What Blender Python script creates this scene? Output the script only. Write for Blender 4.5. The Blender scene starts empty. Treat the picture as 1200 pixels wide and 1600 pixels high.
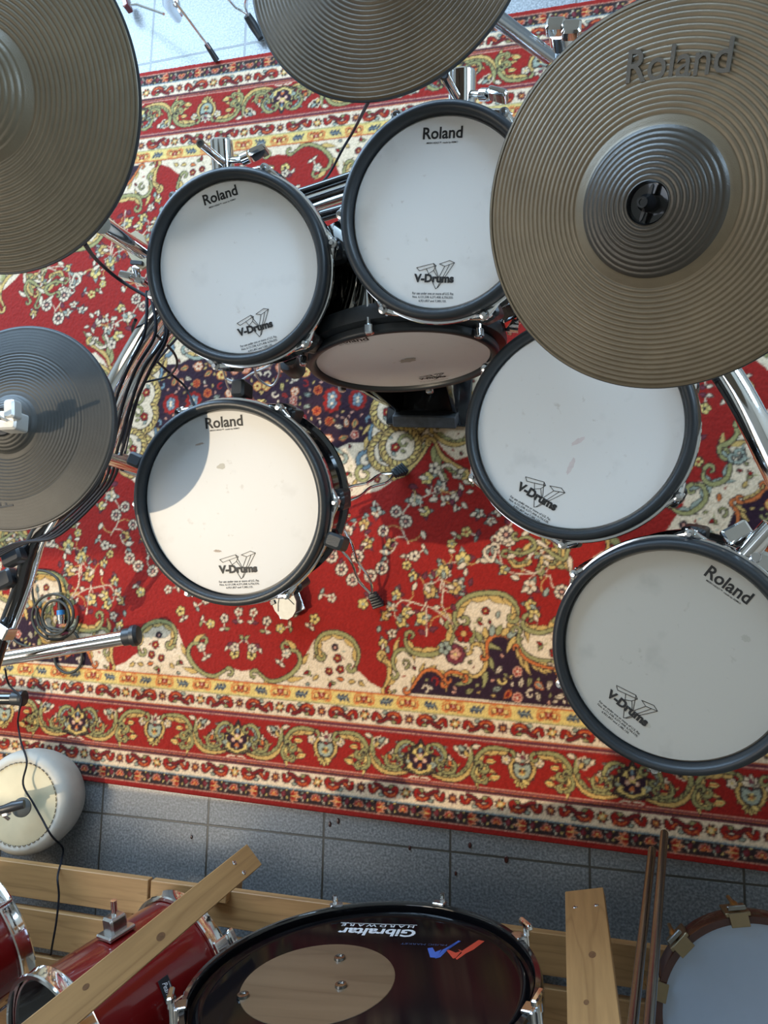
import bpy, bmesh, math, random
import numpy as np
from mathutils import Vector, Matrix

S = bpy.context.scene
COL = S.collection

# ------------------------------------------------------------------ camera
F_PX = 1116.75
CR = np.array([[0.96678, 0.01934, -0.25489], [-0.01285, -0.9922, -0.12399], [-0.2553, 0.12314, -0.95899]])
CC = np.array([1.17449, 0.55435, 1.66531])
cam_d = bpy.data.cameras.new('camera')
cam_d.sensor_fit = 'HORIZONTAL'; cam_d.sensor_width = 36.0
cam_d.lens = F_PX / 1200 * 36.0
cam_d.clip_start = 0.02
cam = bpy.data.objects.new('camera', cam_d); COL.objects.link(cam)
r0, r1, r2 = CR[0], -CR[1], -CR[2]
cam.matrix_world = Matrix(((r0[0], r1[0], r2[0], CC[0]), (r0[1], r1[1], r2[1], CC[1]), (r0[2], r1[2], r2[2], CC[2]), (0, 0, 0, 1)))
S.camera = cam

# ------------------------------------------------------------------ view, world, light
S.view_settings.view_transform = 'Standard'
S.view_settings.look = 'None'
S.view_settings.gamma = 1.0
S.view_settings.exposure = 0.07
S.view_settings.use_curve_mapping = False
S.cycles.use_denoising = True
S.cycles.max_bounces = 8

w = bpy.data.worlds.new('sky'); S.world = w; w.use_nodes = True
bg = w.node_tree.nodes['Background']
bg.inputs[0].default_value = (0.75, 0.85, 1.0, 1); bg.inputs[1].default_value = 2.2

SUN_D = Vector((0.475, 0.26, -1.0)).normalized()
sd = bpy.data.lights.new('sun', 'SUN'); sd.energy = 2.6; sd.color = (1.0, 0.83, 0.60); sd.angle = 0.012
sun = bpy.data.objects.new('sun', sd); COL.objects.link(sun)
sun.rotation_euler = SUN_D.to_track_quat('-Z', 'Y').to_euler()

def area(name, loc, target, sx, sy, power, color):
    l = bpy.data.lights.new(name, 'AREA'); l.shape = 'RECTANGLE'; l.size = sx; l.size_y = sy
    l.energy = power; l.color = color
    o = bpy.data.objects.new(name, l); COL.objects.link(o)
    o.location = loc
    o.rotation_euler = (Vector(target) - Vector(loc)).to_track_quat('-Z', 'Y').to_euler()
    return o
area('daylight_from_doorway', (-0.4, 3.38, 1.25), (0.1, 1.7, 0.0), 3.8, 2.2, 380, (0.50, 0.73, 1.0))
area('daylight_from_side_window', (3.2, 1.65, 1.75), (0.7, 1.0, 0.6), 1.1, 1.0, 72, (0.52, 0.75, 1.0))
area('warm_fill_light', (-1.3, -0.3, 2.6), (0.3, 0.3, 0.0), 1.6, 1.4, 30, (1.0, 0.84, 0.62))  # unseen fill added to raise the warm ambient light

# ------------------------------------------------------------------ helpers
def V3(a): return Vector((float(a[0]), float(a[1]), float(a[2])))
def W(px, py, z):
    """place seen at picture point px, py that lies z above the floor"""
    d = CR.T @ np.array([(px - 600) / F_PX, (py - 800) / F_PX, 1.0])
    return V3(CC + (z - CC[2]) / d[2] * d)
def WP(px, py, n, p0):
    d = Vector(CR.T @ np.array([(px - 600) / F_PX, (py - 800) / F_PX, 1.0])); c = V3(CC)
    return c + d * (n.dot(p0 - c) / n.dot(d))

def frame(z, x=None):
    z = Vector(z).normalized()
    if x is None: x = Vector((1, 0, 0)) if abs(z.x) < .9 else Vector((0, 1, 0))
    x = (Vector(x) - z * z.dot(Vector(x))).normalized()
    y = z.cross(x)
    return x, y, z
def mat4(o, x, y, z):
    return Matrix(((x.x, y.x, z.x, o.x), (x.y, y.y, z.y, o.y), (x.z, y.z, z.z, o.z), (0, 0, 0, 1)))

MWD = {}
def wm(o): return MWD.get(o.name, Matrix.Identity(4))
def tag(o, label=None, cat=None, group=None, kind=None):
    if label: o['label'] = label
    if cat: o['category'] = cat
    if group: o['group'] = group
    if kind: o['kind'] = kind
    return o
def thing(name, M, label, cat, group=None):
    o = bpy.data.objects.new(name, None); COL.objects.link(o)
    if not isinstance(M, Matrix): M = Matrix.Translation(Vector(M))
    o.matrix_world = M; MWD[o.name] = M.copy(); o.empty_display_size = .05
    return tag(o, label, cat, group)

class MB:
    def __init__(s): s.v = []; s.f = []
    def add(s, vs, fs):
        n = len(s.v); s.v += [Vector(a) for a in vs]; s.f += [tuple(i + n for i in f) for f in fs]; return s
    def box(s, c, size, x=(1, 0, 0), z=(0, 0, 1), bev=0.0):
        X, Y, Z = frame(z, x); c = Vector(c); a, b, h = [q / 2 for q in size]
        if bev <= 0:
            vs = [c + X * i * a + Y * j * b + Z * k * h for k in (-1, 1) for j in (-1, 1) for i in (-1, 1)]
            return s.add(vs, [(0, 2, 3, 1), (4, 5, 7, 6), (0, 1, 5, 4), (2, 6, 7, 3), (0, 4, 6, 2), (1, 3, 7, 5)])
        bev = min(bev, a * .9, b * .9, h * .9)
        rings = []
        def ring(aa, bb, z_, r):
            out = []
            for (sx, sy, a0) in ((1, 1, 0), (-1, 1, 90), (-1, -1, 180), (1, -1, 270)):
                for k in range(4):
                    t = math.radians(a0 + k * 30)
                    out.append(c + X * (sx * (aa - r) + r * math.cos(t)) + Y * (sy * (bb - r) + r * math.sin(t)) + Z * z_)
            return out
        rings = [ring(a - bev * .7, b - bev * .7, -h, bev * .5), ring(a, b, -h + bev * .7, bev), ring(a, b, h - bev * .7, bev), ring(a - bev * .7, b - bev * .7, h, bev * .5)]
        vs = [p for r in rings for p in r]; n = 16
        fs = [(k * n + i, k * n + (i + 1) % n, (k + 1) * n + (i + 1) % n, (k + 1) * n + i) for k in range(3) for i in range(n)]
        fs += [tuple(range(n - 1, -1, -1)), tuple(3 * n + i for i in range(n))]
        return s.add(vs, fs)
    def lathe(s, prof, M=None, seg=64, closed=False):
        """prof: list of (r, z) about the local z axis of M"""
        M = M or Matrix.Identity(4); vs = []; fs = []; idx = []
        for r, z in prof:
            if abs(r) < 1e-7: idx.append([len(vs)] * seg); vs.append(M @ Vector((0, 0, z)))
            else:
                idx.append([len(vs) + k for k in range(seg)])
                vs += [M @ Vector((r * math.cos(2 * math.pi * k / seg), r * math.sin(2 * math.pi * k / seg), z)) for k in range(seg)]
        m = len(prof); rng = range(m if closed else m - 1)
        for i in rng:
            A, B = idx[i], idx[(i + 1) % m]
            for k in range(seg):
                q = [A[k], A[(k + 1) % seg], B[(k + 1) % seg], B[k]]
                q = list(dict.fromkeys(q))
                if len(q) > 2: fs.append(tuple(q))
        return s.add(vs, fs)
    def tube(s, pts, r, seg=16, caps=True, smooth=0):
        P = [Vector(p) for p in pts]
        if smooth:
            Q = []
            for i in range(len(P) - 1):
                p0, p1, p2, p3 = P[max(i - 1, 0)], P[i], P[i + 1], P[min(i + 2, len(P) - 1)]
                for k in range(smooth):
                    t = k / smooth
                    Q.append(0.5 * ((2 * p1) + (p2 - p0) * t + (2 * p0 - 5 * p1 + 4 * p2 - p3) * t * t + (3 * p1 - p0 - 3 * p2 + p3) * t ** 3))
            rr = r
            if isinstance(r, (list, tuple)):
                rr = []
                for i in range(len(P) - 1): rr += [r[i] + (r[i + 1] - r[i]) * k / smooth for k in range(smooth)]
                rr.append(r[-1])
            Q.append(P[-1]); P = Q; r = rr
        n = len(P); vs = []; up = None
        for i, p in enumerate(P):
            t = (P[min(i + 1, n - 1)] - P[max(i - 1, 0)]).normalized()
            if up is None: up = frame(t)[0]
            up = (up - t * t.dot(up)).normalized(); b = t.cross(up)
            ri = r[i] if isinstance(r, (list, tuple)) else r
            vs += [p + (up * math.cos(2 * math.pi * k / seg) + b * math.sin(2 * math.pi * k / seg)) * ri for k in range(seg)]
        fs = [(i * seg + k, i * seg + (k + 1) % seg, (i + 1) * seg + (k + 1) % seg, (i + 1) * seg + k) for i in range(n - 1) for k in range(seg)]
        if caps: fs += [tuple(range(seg - 1, -1, -1)), tuple((n - 1) * seg + k for k in range(seg))]
        return s.add(vs, fs)
    def prism(s, poly, h, M):
        """poly in local xy, extruded along +z by h"""
        n = len(poly)
        vs = [M @ Vector((x, y, 0)) for x, y in poly] + [M @ Vector((x, y, h)) for x, y in poly]
        return s.add(vs, [tuple(range(n - 1, -1, -1)), tuple(range(n, 2 * n))] + [(i, (i + 1) % n, (i + 1) % n + n, i + n) for i in range(n)])
    def line(s, pts, wd, z, M, h=.0003):
        """flat thin stroke in the local xy plane"""
        for (x0, y0), (x1, y1) in zip(pts[:-1], pts[1:]):
            d = Vector((x1 - x0, y1 - y0)); L = d.length
            if L < 1e-6: continue
            d /= L; n = Vector((-d.y, d.x)) * wd / 2; e = d * wd / 2
            s.prism([(x0 - n.x - e.x, y0 - n.y - e.y), (x1 - n.x + e.x, y1 - n.y + e.y), (x1 + n.x + e.x, y1 + n.y + e.y), (x0 + n.x - e.x, y0 + n.y - e.y)], h, M @ Matrix.Translation((0, 0, z)))
        return s
    def build(s, name, m, parent=None, smooth=True, local=False, angle=35, mats=None):
        me = bpy.data.meshes.new(name)
        inv = Matrix.Identity(4) if (local or parent is None) else wm(parent).inverted()
        me.from_pydata([inv @ v for v in s.v], [], s.f); me.materials.append(m)
        bm = bmesh.new(); bm.from_mesh(me); bmesh.ops.recalc_face_normals(bm, faces=bm.faces)
        if smooth:
            for f in bm.faces: f.smooth = True
            ca = math.radians(angle)
            for e in bm.edges:
                if len(e.link_faces) == 2 and e.calc_face_angle(0) > ca: e.smooth = False
        bm.to_mesh(me); bm.free()
        o = bpy.data.objects.new(name, me); COL.objects.link(o)
        if parent is not None:
            o.parent = parent; MWD[o.name] = wm(parent).copy()
        return o

def nn(nt, t, **k):
    n = nt.nodes.new(t)
    for a, b in k.items(): setattr(n, a, b)
    return n
def mat(name, col, rough=.5, metal=0., bump=0., bscale=300, var=0., vscale=40, coat=0., sheen=0., spec=.5):
    m = bpy.data.materials.new(name); m.use_nodes = True; nt = m.node_tree; p = nt.nodes['Principled BSDF']
    p.inputs['Base Color'].default_value = (*col, 1); p.inputs['Roughness'].default_value = rough
    p.inputs['Metallic'].default_value = metal; p.inputs['Coat Weight'].default_value = coat
    p.inputs['Sheen Weight'].default_value = sheen; p.inputs['Specular IOR Level'].default_value = spec
    tc = nn(nt, 'ShaderNodeTexCoord')
    if bump > 0:
        nz = nn(nt, 'ShaderNodeTexNoise'); nz.inputs['Scale'].default_value = bscale; nt.links.new(tc.outputs['Object'], nz.inputs['Vector'])
        b = nn(nt, 'ShaderNodeBump'); b.inputs['Strength'].default_value = bump; b.inputs['Distance'].default_value = .001
        nt.links.new(nz.outputs['Fac'], b.inputs['Height']); nt.links.new(b.outputs['Normal'], p.inputs['Normal'])
    nz = nn(nt, 'ShaderNodeTexNoise'); nz.inputs['Scale'].default_value = vscale; nz.inputs['Detail'].default_value = 6
    nt.links.new(tc.outputs['Object'], nz.inputs['Vector'])
    mx = nn(nt, 'ShaderNodeMix', data_type='RGBA'); mx.blend_type = 'MIX'
    k = var if var > 0 else .03
    mx.inputs['A'].default_value = (*[c * (1 - k) for c in col], 1); mx.inputs['B'].default_value = (*[min(1, c * (1 + k)) for c in col], 1)
    nt.links.new(nz.outputs['Fac'], mx.inputs['Factor']); nt.links.new(mx.outputs['Result'], p.inputs['Base Color'])
    return m

def ramp(nt, src, stops):
    r = nn(nt, 'ShaderNodeValToRGB'); e = r.color_ramp.elements
    while len(e) < len(stops): e.new(.5)
    for q, (pos, c) in zip(e, stops): q.position = pos; q.color = (*c, 1)
    nt.links.new(src, r.inputs['Fac']); return r.outputs['Color']

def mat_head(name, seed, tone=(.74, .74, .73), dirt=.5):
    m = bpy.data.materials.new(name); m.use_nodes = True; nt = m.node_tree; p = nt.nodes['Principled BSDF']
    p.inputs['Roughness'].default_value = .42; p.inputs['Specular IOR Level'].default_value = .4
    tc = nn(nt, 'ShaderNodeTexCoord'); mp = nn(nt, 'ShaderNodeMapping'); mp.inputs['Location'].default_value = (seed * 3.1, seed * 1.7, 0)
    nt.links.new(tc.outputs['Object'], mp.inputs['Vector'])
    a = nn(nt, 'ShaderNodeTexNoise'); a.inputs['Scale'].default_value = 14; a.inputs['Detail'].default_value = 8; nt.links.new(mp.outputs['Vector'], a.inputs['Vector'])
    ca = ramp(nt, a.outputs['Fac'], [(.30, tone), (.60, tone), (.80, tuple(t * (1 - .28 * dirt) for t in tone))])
    b = nn(nt, 'ShaderNodeTexNoise'); b.inputs['Scale'].default_value = 75; b.inputs['Detail'].default_value = 3; nt.links.new(mp.outputs['Vector'], b.inputs['Vector'])
    cb = ramp(nt, b.outputs['Fac'], [(0, (1, 1, 1)), (.68, (1, 1, 1)), (.80, (.72, .68, .64))])
    # wear gathers where the sticks land, about the middle of the head
    ln = nn(nt, 'ShaderNodeVectorMath', operation='LENGTH'); nt.links.new(tc.outputs['Object'], ln.inputs[0])
    fall = ramp(nt, ln.outputs['Value'], [(0, (1, 1, 1)), (.04, (.9, .9, .9)), (.12, (.25, .25, .25))])
    mx = nn(nt, 'ShaderNodeMix', data_type='RGBA'); mx.blend_type = 'MULTIPLY'
    nt.links.new(fall, mx.inputs['Factor']); nt.links.new(ca, mx.inputs['A']); nt.links.new(cb, mx.inputs['B'])
    nt.links.new(mx.outputs['Result'], p.inputs['Base Color'])
    return m

def mat_cymbal(name, col, rough, spread=.18, seed=0):
    m = bpy.data.materials.new(name); m.use_nodes = True; nt = m.node_tree; p = nt.nodes['Principled BSDF']
    p.inputs['Roughness'].default_value = rough; p.inputs['Metallic'].default_value = .22
    tc = nn(nt, 'ShaderNodeTexCoord'); mp = nn(nt, 'ShaderNodeMapping'); mp.inputs['Location'].default_value = (seed, seed * .7, 0)
    nt.links.new(tc.outputs['Object'], mp.inputs['Vector'])
    a = nn(nt, 'ShaderNodeTexNoise'); a.inputs['Scale'].default_value = 11; a.inputs['Detail'].default_value = 9; a.inputs['Roughness'].default_value = .65
    nt.links.new(mp.outputs['Vector'], a.inputs['Vector'])
    ca = ramp(nt, a.outputs['Fac'], [(.3, tuple(c * (1 - spread) for c in col)), (.7, tuple(c * (1 + spread) for c in col))])
    nt.links.new(ca, p.inputs['Base Color'])
    b = nn(nt, 'ShaderNodeTexNoise'); b.inputs['Scale'].default_value = 900; nt.links.new(tc.outputs['Object'], b.inputs['Vector'])
    bp = nn(nt, 'ShaderNodeBump'); bp.inputs['Strength'].default_value = .35; bp.inputs['Distance'].default_value = .0006
    nt.links.new(b.outputs['Fac'], bp.inputs['Height']); nt.links.new(bp.outputs['Normal'], p.inputs['Normal'])
    return m

def mat_wood(name, c0, c1, sc=1.0, seed=0.0, rough=.55, ax=0):
    m = bpy.data.materials.new(name); m.use_nodes = True; nt = m.node_tree; p = nt.nodes['Principled BSDF']
    p.inputs['Roughness'].default_value = rough
    tc = nn(nt, 'ShaderNodeTexCoord'); mp = nn(nt, 'ShaderNodeMapping')
    s = [16, 16, 16]; s[ax] = 1.3; mp.inputs['Scale'].default_value = [q * sc for q in s]; mp.inputs['Location'].default_value = (seed, seed * 2, seed)
    nt.links.new(tc.outputs['Object'], mp.inputs['Vector'])
    a = nn(nt, 'ShaderNodeTexNoise'); a.inputs['Scale'].default_value = 1.0; a.inputs['Detail'].default_value = 2; nt.links.new(mp.outputs['Vector'], a.inputs['Vector'])
    mul = nn(nt, 'ShaderNodeMath', operation='MULTIPLY'); mul.inputs[1].default_value = 7; nt.links.new(a.outputs['Fac'], mul.inputs[0])
    fr = nn(nt, 'ShaderNodeMath', operation='PINGPONG'); fr.inputs[1].default_value = .5; nt.links.new(mul.outputs[0], fr.inputs[0])
    ca = ramp(nt, fr.outputs[0], [(0.0, tuple(.45 * p_ + .55 * q_ for p_, q_ in zip(c1, c0))), (.10, c0), (.5, tuple(min(1, q * 1.06) for q in c0))])
    f = nn(nt, 'ShaderNodeTexNoise'); f.inputs['Scale'].default_value = 6; f.inputs['Detail'].default_value = 6; nt.links.new(mp.outputs['Vector'], f.inputs['Vector'])
    cf = ramp(nt, f.outputs['Fac'], [(.3, (.82, .80, .78)), (.6, (1, 1, 1))])
    mx = nn(nt, 'ShaderNodeMix', data_type='RGBA'); mx.blend_type = 'MULTIPLY'; mx.inputs['Factor'].default_value = 1
    nt.links.new(ca, mx.inputs['A']); nt.links.new(cf, mx.inputs['B']); nt.links.new(mx.outputs['Result'], p.inputs['Base Color'])
    return m

M_RUB = mat('black_rubber', (.018, .022, .026), .42, bump=.2, bscale=500, var=.2)
M_PLA = mat('black_plastic', (.016, .018, .021), .38, var=.2)
M_CHR = mat('chrome', (.84, .85, .86), .09, 1.0)
M_CHRB = mat('brushed_chrome', (.62, .63, .64), .22, 1.0, var=.08)
M_STL = mat('steel_tube', (.27, .27, .26), .22, 1.0, var=.15)
M_BLKG = mat('black_gloss', (.010, .010, .011), .10, 0, coat=.6)
M_INK = mat('black_print', (.012, .012, .013), .6)
M_WHT = mat('white_print', (.72, .74, .76), .5)
M_CBL = mat('black_cable', (.010, .011, .016), .6, spec=.25)
M_CBLG = mat('worn_grey_cable', (.035, .034, .028), .6, spec=.3)
M_BRASS = mat('brass', (.55, .38, .16), .3, 1.0)
M_BRONZE = mat('aged_bronze', (.30, .24, .15), .4, 1.0, var=.2)
M_SCREW = mat('screw_steel', (.7, .7, .72), .2, 1.0)
M_RED = mat('red_lacquer', (.125, .005, .005), .16, 0, coat=.7, var=.1)
M_DRED = mat('mahogany_lacquer', (.045, .013, .010), .25, 0, coat=.4, var=.25, vscale=12)
M_BLUE = mat('blue_ring', (.02, .16, .38), .4)
M_WIRE = mat('pale_wire', (.55, .56, .56), .35, .4)

def struct(o): o['kind'] = 'structure'; return o

# ------------------------------------------------------------------ the room
def mat_tiles():
    m = bpy.data.materials.new('grey_floor_tile'); m.use_nodes = True; nt = m.node_tree; p = nt.nodes['Principled BSDF']
    tc = nn(nt, 'ShaderNodeTexCoord'); sp = nn(nt, 'ShaderNodeSeparateXYZ'); nt.links.new(tc.outputs['Object'], sp.inputs[0])
    ds = []
    for ax in 'XY':
        a = nn(nt, 'ShaderNodeMath', operation='PINGPONG'); a.inputs[1].default_value = .15; nt.links.new(sp.outputs[ax], a.inputs[0]); ds.append(a)
    mn = nn(nt, 'ShaderNodeMath', operation='MINIMUM'); nt.links.new(ds[0].outputs[0], mn.inputs[0]); nt.links.new(ds[1].outputs[0], mn.inputs[1])
    joint = nn(nt, 'ShaderNodeMapRange'); joint.inputs['From Min'].default_value = .0020; joint.inputs['From Max'].default_value = .0030
    nt.links.new(mn.outputs[0], joint.inputs['Value'])
    a = nn(nt, 'ShaderNodeTexNoise'); a.inputs['Scale'].default_value = 190; a.inputs['Detail'].default_value = 4; nt.links.new(tc.outputs['Object'], a.inputs['Vector'])
    ca = ramp(nt, a.outputs['Fac'], [(.34, (.085, .090, .094)), (.5, (.150, .156, .160)), (.64, (.23, .235, .24))])
    b = nn(nt, 'ShaderNodeTexNoise'); b.inputs['Scale'].default_value = 5; b.inputs['Detail'].default_value = 5; nt.links.new(tc.outputs['Object'], b.inputs['Vector'])
    cb = ramp(nt, b.outputs['Fac'], [(.3, (.86, .86, .86)), (.7, (1.08, 1.07, 1.05))])
    m1 = nn(nt, 'ShaderNodeMix', data_type='RGBA'); m1.blend_type = 'MULTIPLY'; m1.inputs['Factor'].default_value = 1
    nt.links.new(ca, m1.inputs['A']); nt.links.new(cb, m1.inputs['B'])
    m2 = nn(nt, 'ShaderNodeMix', data_type='RGBA'); m2.inputs['A'].default_value = (.050, .045, .036, 1)
    nt.links.new(joint.outputs[0], m2.inputs['Factor']); nt.links.new(m1.outputs['Result'], m2.inputs['B'])
    nt.links.new(m2.outputs['Result'], p.inputs['Base Color'])
    p.inputs['Roughness'].default_value = .30; p.inputs['Specular IOR Level'].default_value = .7
    bp = nn(nt, 'ShaderNodeBump'); bp.inputs['Strength'].default_value = .5; bp.inputs['Distance'].default_value = .0015
    nt.links.new(joint.outputs[0], bp.inputs['Height']); nt.links.new(bp.outputs['Normal'], p.inputs['Normal'])
    return m
M_PLASTER = mat('cream_plaster', (.50, .45, .37), .85, bump=.2, bscale=60)
X0, X1, Y0, Y1, ZC = -3.2, 3.3, -2.6, 3.5, 2.7
struct(MB().box(((X0 + X1) / 2, (Y0 + Y1) / 2, -.05), (X1 - X0, Y1 - Y0, .1)).build('floor', mat_tiles(), smooth=False))
# ceiling with an added opening, shaped to bound the sun on the rug
OX, OY = -0.475 * ZC, -0.26 * ZC
hx0, hx1, hy0, hy1 = -0.95 + OX, 1.25 + OX, 0.060 + OY, 1.075 + OY
cb = MB()
for (a, b, c, d) in ((X0, hx0, Y0, Y1), (hx1, X1, Y0, Y1), (hx0, hx1, Y0, hy0), (hx0, hx1, hy1, Y1)):
    cb.box(((a + b) / 2, (c + d) / 2, ZC + .03), (b - a, d - c, .06))
# unseen panel added across the opening's corner to shade the rug's left end
cb.box(((hx0 + OX + .10) / 2, (OY + .66 + hy1) / 2, ZC + .03), (OX + .10 - hx0, hy1 - (OY + .66), .06))
struct(cb.build('ceiling', M_PLASTER, smooth=False))
struct(MB().box((X0 - .05, (Y0 + Y1) / 2, ZC / 2), (.1, Y1 - Y0, ZC)).build('wall_left', M_PLASTER, smooth=False))
struct(MB().box((X1 + .05, (Y0 + Y1) / 2, ZC / 2), (.1, Y1 - Y0, ZC)).build('wall_right', M_PLASTER, smooth=False))
struct(MB().box(((X0 + X1) / 2, Y0 - .05, ZC / 2), (X1 - X0, .1, ZC)).build('wall_near', M_PLASTER, smooth=False))
struct(MB().box(((X0 + X1) / 2, Y1 + .05, ZC / 2), (X1 - X0, .1, ZC)).build('wall_far', M_PLASTER, smooth=False))

struct(MB().box((2.1, (Y0 + 1.16) / 2, ZC / 2), (.12, 1.16 - Y0, ZC)).build('added_shade_wall', M_PLASTER, smooth=False))  # unseen wall stub added to keep the side window light off the nearest tom

# ------------------------------------------------------------------ the patterned rug
RTH = math.radians(-1.757); RA = np.array([math.cos(RTH), math.sin(RTH)]); RB = np.array([-RA[1], RA[0]])
RV0 = np.array([0, .078]); RHV = .993; RP0 = np.array([.39188, .41913]) - .014 * RA
RO = RP0 + RB * (RHV - (RP0 - RV0) @ RB)              # centre of the rug
PAL = {'red': (.225, .010, .006), 'dred': (.13, .008, .008), 'navy': (.022, .008, .016), 'blk': (.022, .012, .012), 'cream': (.56, .43, .29),
       'gold': (.46, .29, .09), 'yel': (.54, .38, .12), 'olive': (.25, .22, .085), 'blue': (.13, .18, .20), 'grey': (.24, .26, .20), 'pink': (.50, .24, .16), 'org': (.46, .12, .03), 'dkb': (.030, .040, .065), 'plum': (.13, .025, .035)}
PN = list(PAL); PI_ = {k: i for i, k in enumerate(PN)}
RS = .0016
QU, QV = 1.27, RHV
gu = np.arange(0, QU, RS); gv = np.arange(0, QV, RS)
IMG = np.full((len(gv), len(gu)), PI_['red'], np.uint8)
rng = random.Random(5)

def T(px, py):
    """a point of the pattern seen at px, py, folded into the rug's quarter (it mirrors about both its middles)"""
    q = np.array(W(px, py, 0)[:2]) - RO
    return abs(q @ RA), RHV - abs(q @ RB)
def TL(*a): return [T(x, y) for x, y in a]
def TZ(ox, oy, k, *a): return [T(ox + x / k, oy + y / k) for x, y in a]
def _bb(P, m):
    xs = [p[0] for p in P]; ys = [p[1] for p in P]
    i0 = max(int((min(xs) - m) / RS), 0); i1 = min(int((max(xs) + m) / RS) + 2, len(gu))
    j0 = max(int((min(ys) - m) / RS), 0); j1 = min(int((max(ys) + m) / RS) + 2, len(gv))
    return i0, i1, j0, j1
def poly(P, c, only=None):
    i0, i1, j0, j1 = _bb(P, 0)
    if i1 <= i0 or j1 <= j0: return
    X, Y = np.meshgrid(gu[i0:i1], gv[j0:j1]); ins = np.zeros(X.shape, bool); n = len(P)
    for k in range(n):
        xa, ya = P[k]; xb, yb = P[(k + 1) % n]
        if ya == yb: continue
        ins ^= ((ya > Y) != (yb > Y)) & (X < (xb - xa) * (Y - ya) / (yb - ya) + xa)
    if only is not None: ins &= np.isin(IMG[j0:j1, i0:i1], [PI_[q] for q in only])
    IMG[j0:j1, i0:i1][ins] = PI_[c]
def stroke(P, wd, c):
    ws = wd if isinstance(wd, (list, tuple, np.ndarray)) else [wd] * len(P)
    i0, i1, j0, j1 = _bb(P, max(ws) + RS)
    if i1 <= i0 or j1 <= j0: return
    X, Y = np.meshgrid(gu[i0:i1], gv[j0:j1]); ins = np.zeros(X.shape, bool)
    for k in range(len(P) - 1):
        (xa, ya), (xb, yb) = P[k], P[k + 1]; dx, dy = xb - xa, yb - ya; L = dx * dx + dy * dy + 1e-12
        t = np.clip(((X - xa) * dx + (Y - ya) * dy) / L, 0, 1)
        ins |= np.hypot(X - xa - t * dx, Y - ya - t * dy) < ws[k] + (ws[k + 1] - ws[k]) * t
    IMG[j0:j1, i0:i1][ins] = PI_[c]
def sm(P, k=5):
    out = []
    for i in range(len(P) - 1):
        p0, p1, p2, p3 = [np.array(q) for q in (P[max(i - 1, 0)], P[i], P[i + 1], P[min(i + 2, len(P) - 1)])]
        for j in range(k):
            t = j / k; out.append(tuple(.5 * ((2 * p1) + (p2 - p0) * t + (2 * p0 - 5 * p1 + 4 * p2 - p3) * t * t + (3 * p1 - p0 - 3 * p2 + p3) * t ** 3)))
    return out + [tuple(P[-1])]
OL = .0024
def ost(P, wd, c, o='blk'):
    ws = wd if isinstance(wd, (list, tuple, np.ndarray)) else [wd] * len(P)
    if o: stroke(P, [q + OL for q in ws], o)
    stroke(P, ws, c)
def disk(x, y, r, c): stroke([(x, y), (x + 1e-4, y)], r, c)
def leafP(x, y, a, L, wd, bend=0.0):
    ca, sa = math.cos(a), math.sin(a); up = []; dn = []
    for k in range(9):
        t = k / 8; h = wd * math.sin(math.pi * t ** .8) * .5; o = bend * L * t * t
        up.append((x + ca * L * t - sa * (h + o), y + sa * L * t + ca * (h + o))); dn.append((x + ca * L * t - sa * (-h + o), y + sa * L * t + ca * (-h + o)))
    return up + dn[::-1]
def leaf(x, y, a, L, wd, c, o='blk', bend=0.0, vein=None):
    if o: poly(leafP(x - math.cos(a) * OL, y - math.sin(a) * OL, a, L + 2 * OL, wd + 2.2 * OL, bend), o)
    poly(leafP(x, y, a, L, wd, bend), c)
    if vein: stroke([(x, y), (x + math.cos(a) * L * .75, y + math.sin(a) * L * .75)], .0011, vein)
def flower(x, y, r, n, c, cc, o='blk', a0=0.0):
    for q, e in ((o, OL), (c, 0)):
        if not q: continue
        for k in range(n):
            a = a0 + 2 * math.pi * k / n
            disk(x + r * .6 * math.cos(a), y + r * .6 * math.sin(a), r * .40 + e, q)
    disk(x, y, r * .55, c)
    for k in range(n):
        a = a0 + 2 * math.pi * (k + .5) / n
        stroke([(x + r * .35 * math.cos(a), y + r * .35 * math.sin(a)), (x + r * .9 * math.cos(a), y + r * .9 * math.sin(a))], .0009, o or 'blk')
    disk(x, y, r * .30, cc)
def spiral(x, y, r, a0, a1, shrink, wd, c, o='blk', n=26):
    P = []; ws = []
    for k in range(n + 1):
        t = k / n; a = a0 + (a1 - a0) * t; rr = r * (1 - shrink * t)
        P.append((x + rr * math.cos(a), y + rr * math.sin(a))); ws.append(wd * (1 - .55 * t))
    ost(P, ws, c, o); return P
def acanthus(P, wd, c, side=1, teeth=6, tl=.022, o='blk', c2=None, curl=True):
    """a leafy scroll along P with leaf teeth on one side and a curl at each end"""
    P = sm(P, 6); n = len(P)
    for q in range(teeth):
        i = int((q + .7) / (teeth + .4) * (n - 1)); i = min(max(i, 1), n - 2)
        dx, dy = P[i + 1][0] - P[i - 1][0], P[i + 1][1] - P[i - 1][1]; a = math.atan2(dy, dx)
        leaf(P[i][0], P[i][1], a + side * .85, tl * 1.9 * (1 + .2 * math.sin(q * 2.1)), tl * .62, c2 or c, o, bend=-.45 * side)
    ws = [wd * .82 * (.45 + .55 * math.sin(math.pi * min(1, max(0, k / (n - 1))))) for k in range(n)]
    ost(P, ws, c, o)
    if curl:
        for i, j in ((0, 1), (n - 1, n - 2)):
            dx, dy = P[i][0] - P[j][0], P[i][1] - P[j][1]; a = math.atan2(dy, dx); s = side if i else -side
            r = wd * 2.1; cx, cy = P[i][0] - math.sin(a) * r * s, P[i][1] + math.cos(a) * r * s
            spiral(cx, cy, r, a - s * math.pi / 2, a - s * math.pi / 2 + s * 4.2, .55, wd * .7, c, o, 16)
def hlin(v0, v1, c): IMG[int(round(v0 / RS)):int(round(v1 / RS)), :] = PI_[c]

# --- field: cream and navy areas, traced
SEA = ('red',)
TB = .284
zc = lambda *a: TZ(600, 900, 4, *a)
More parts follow.
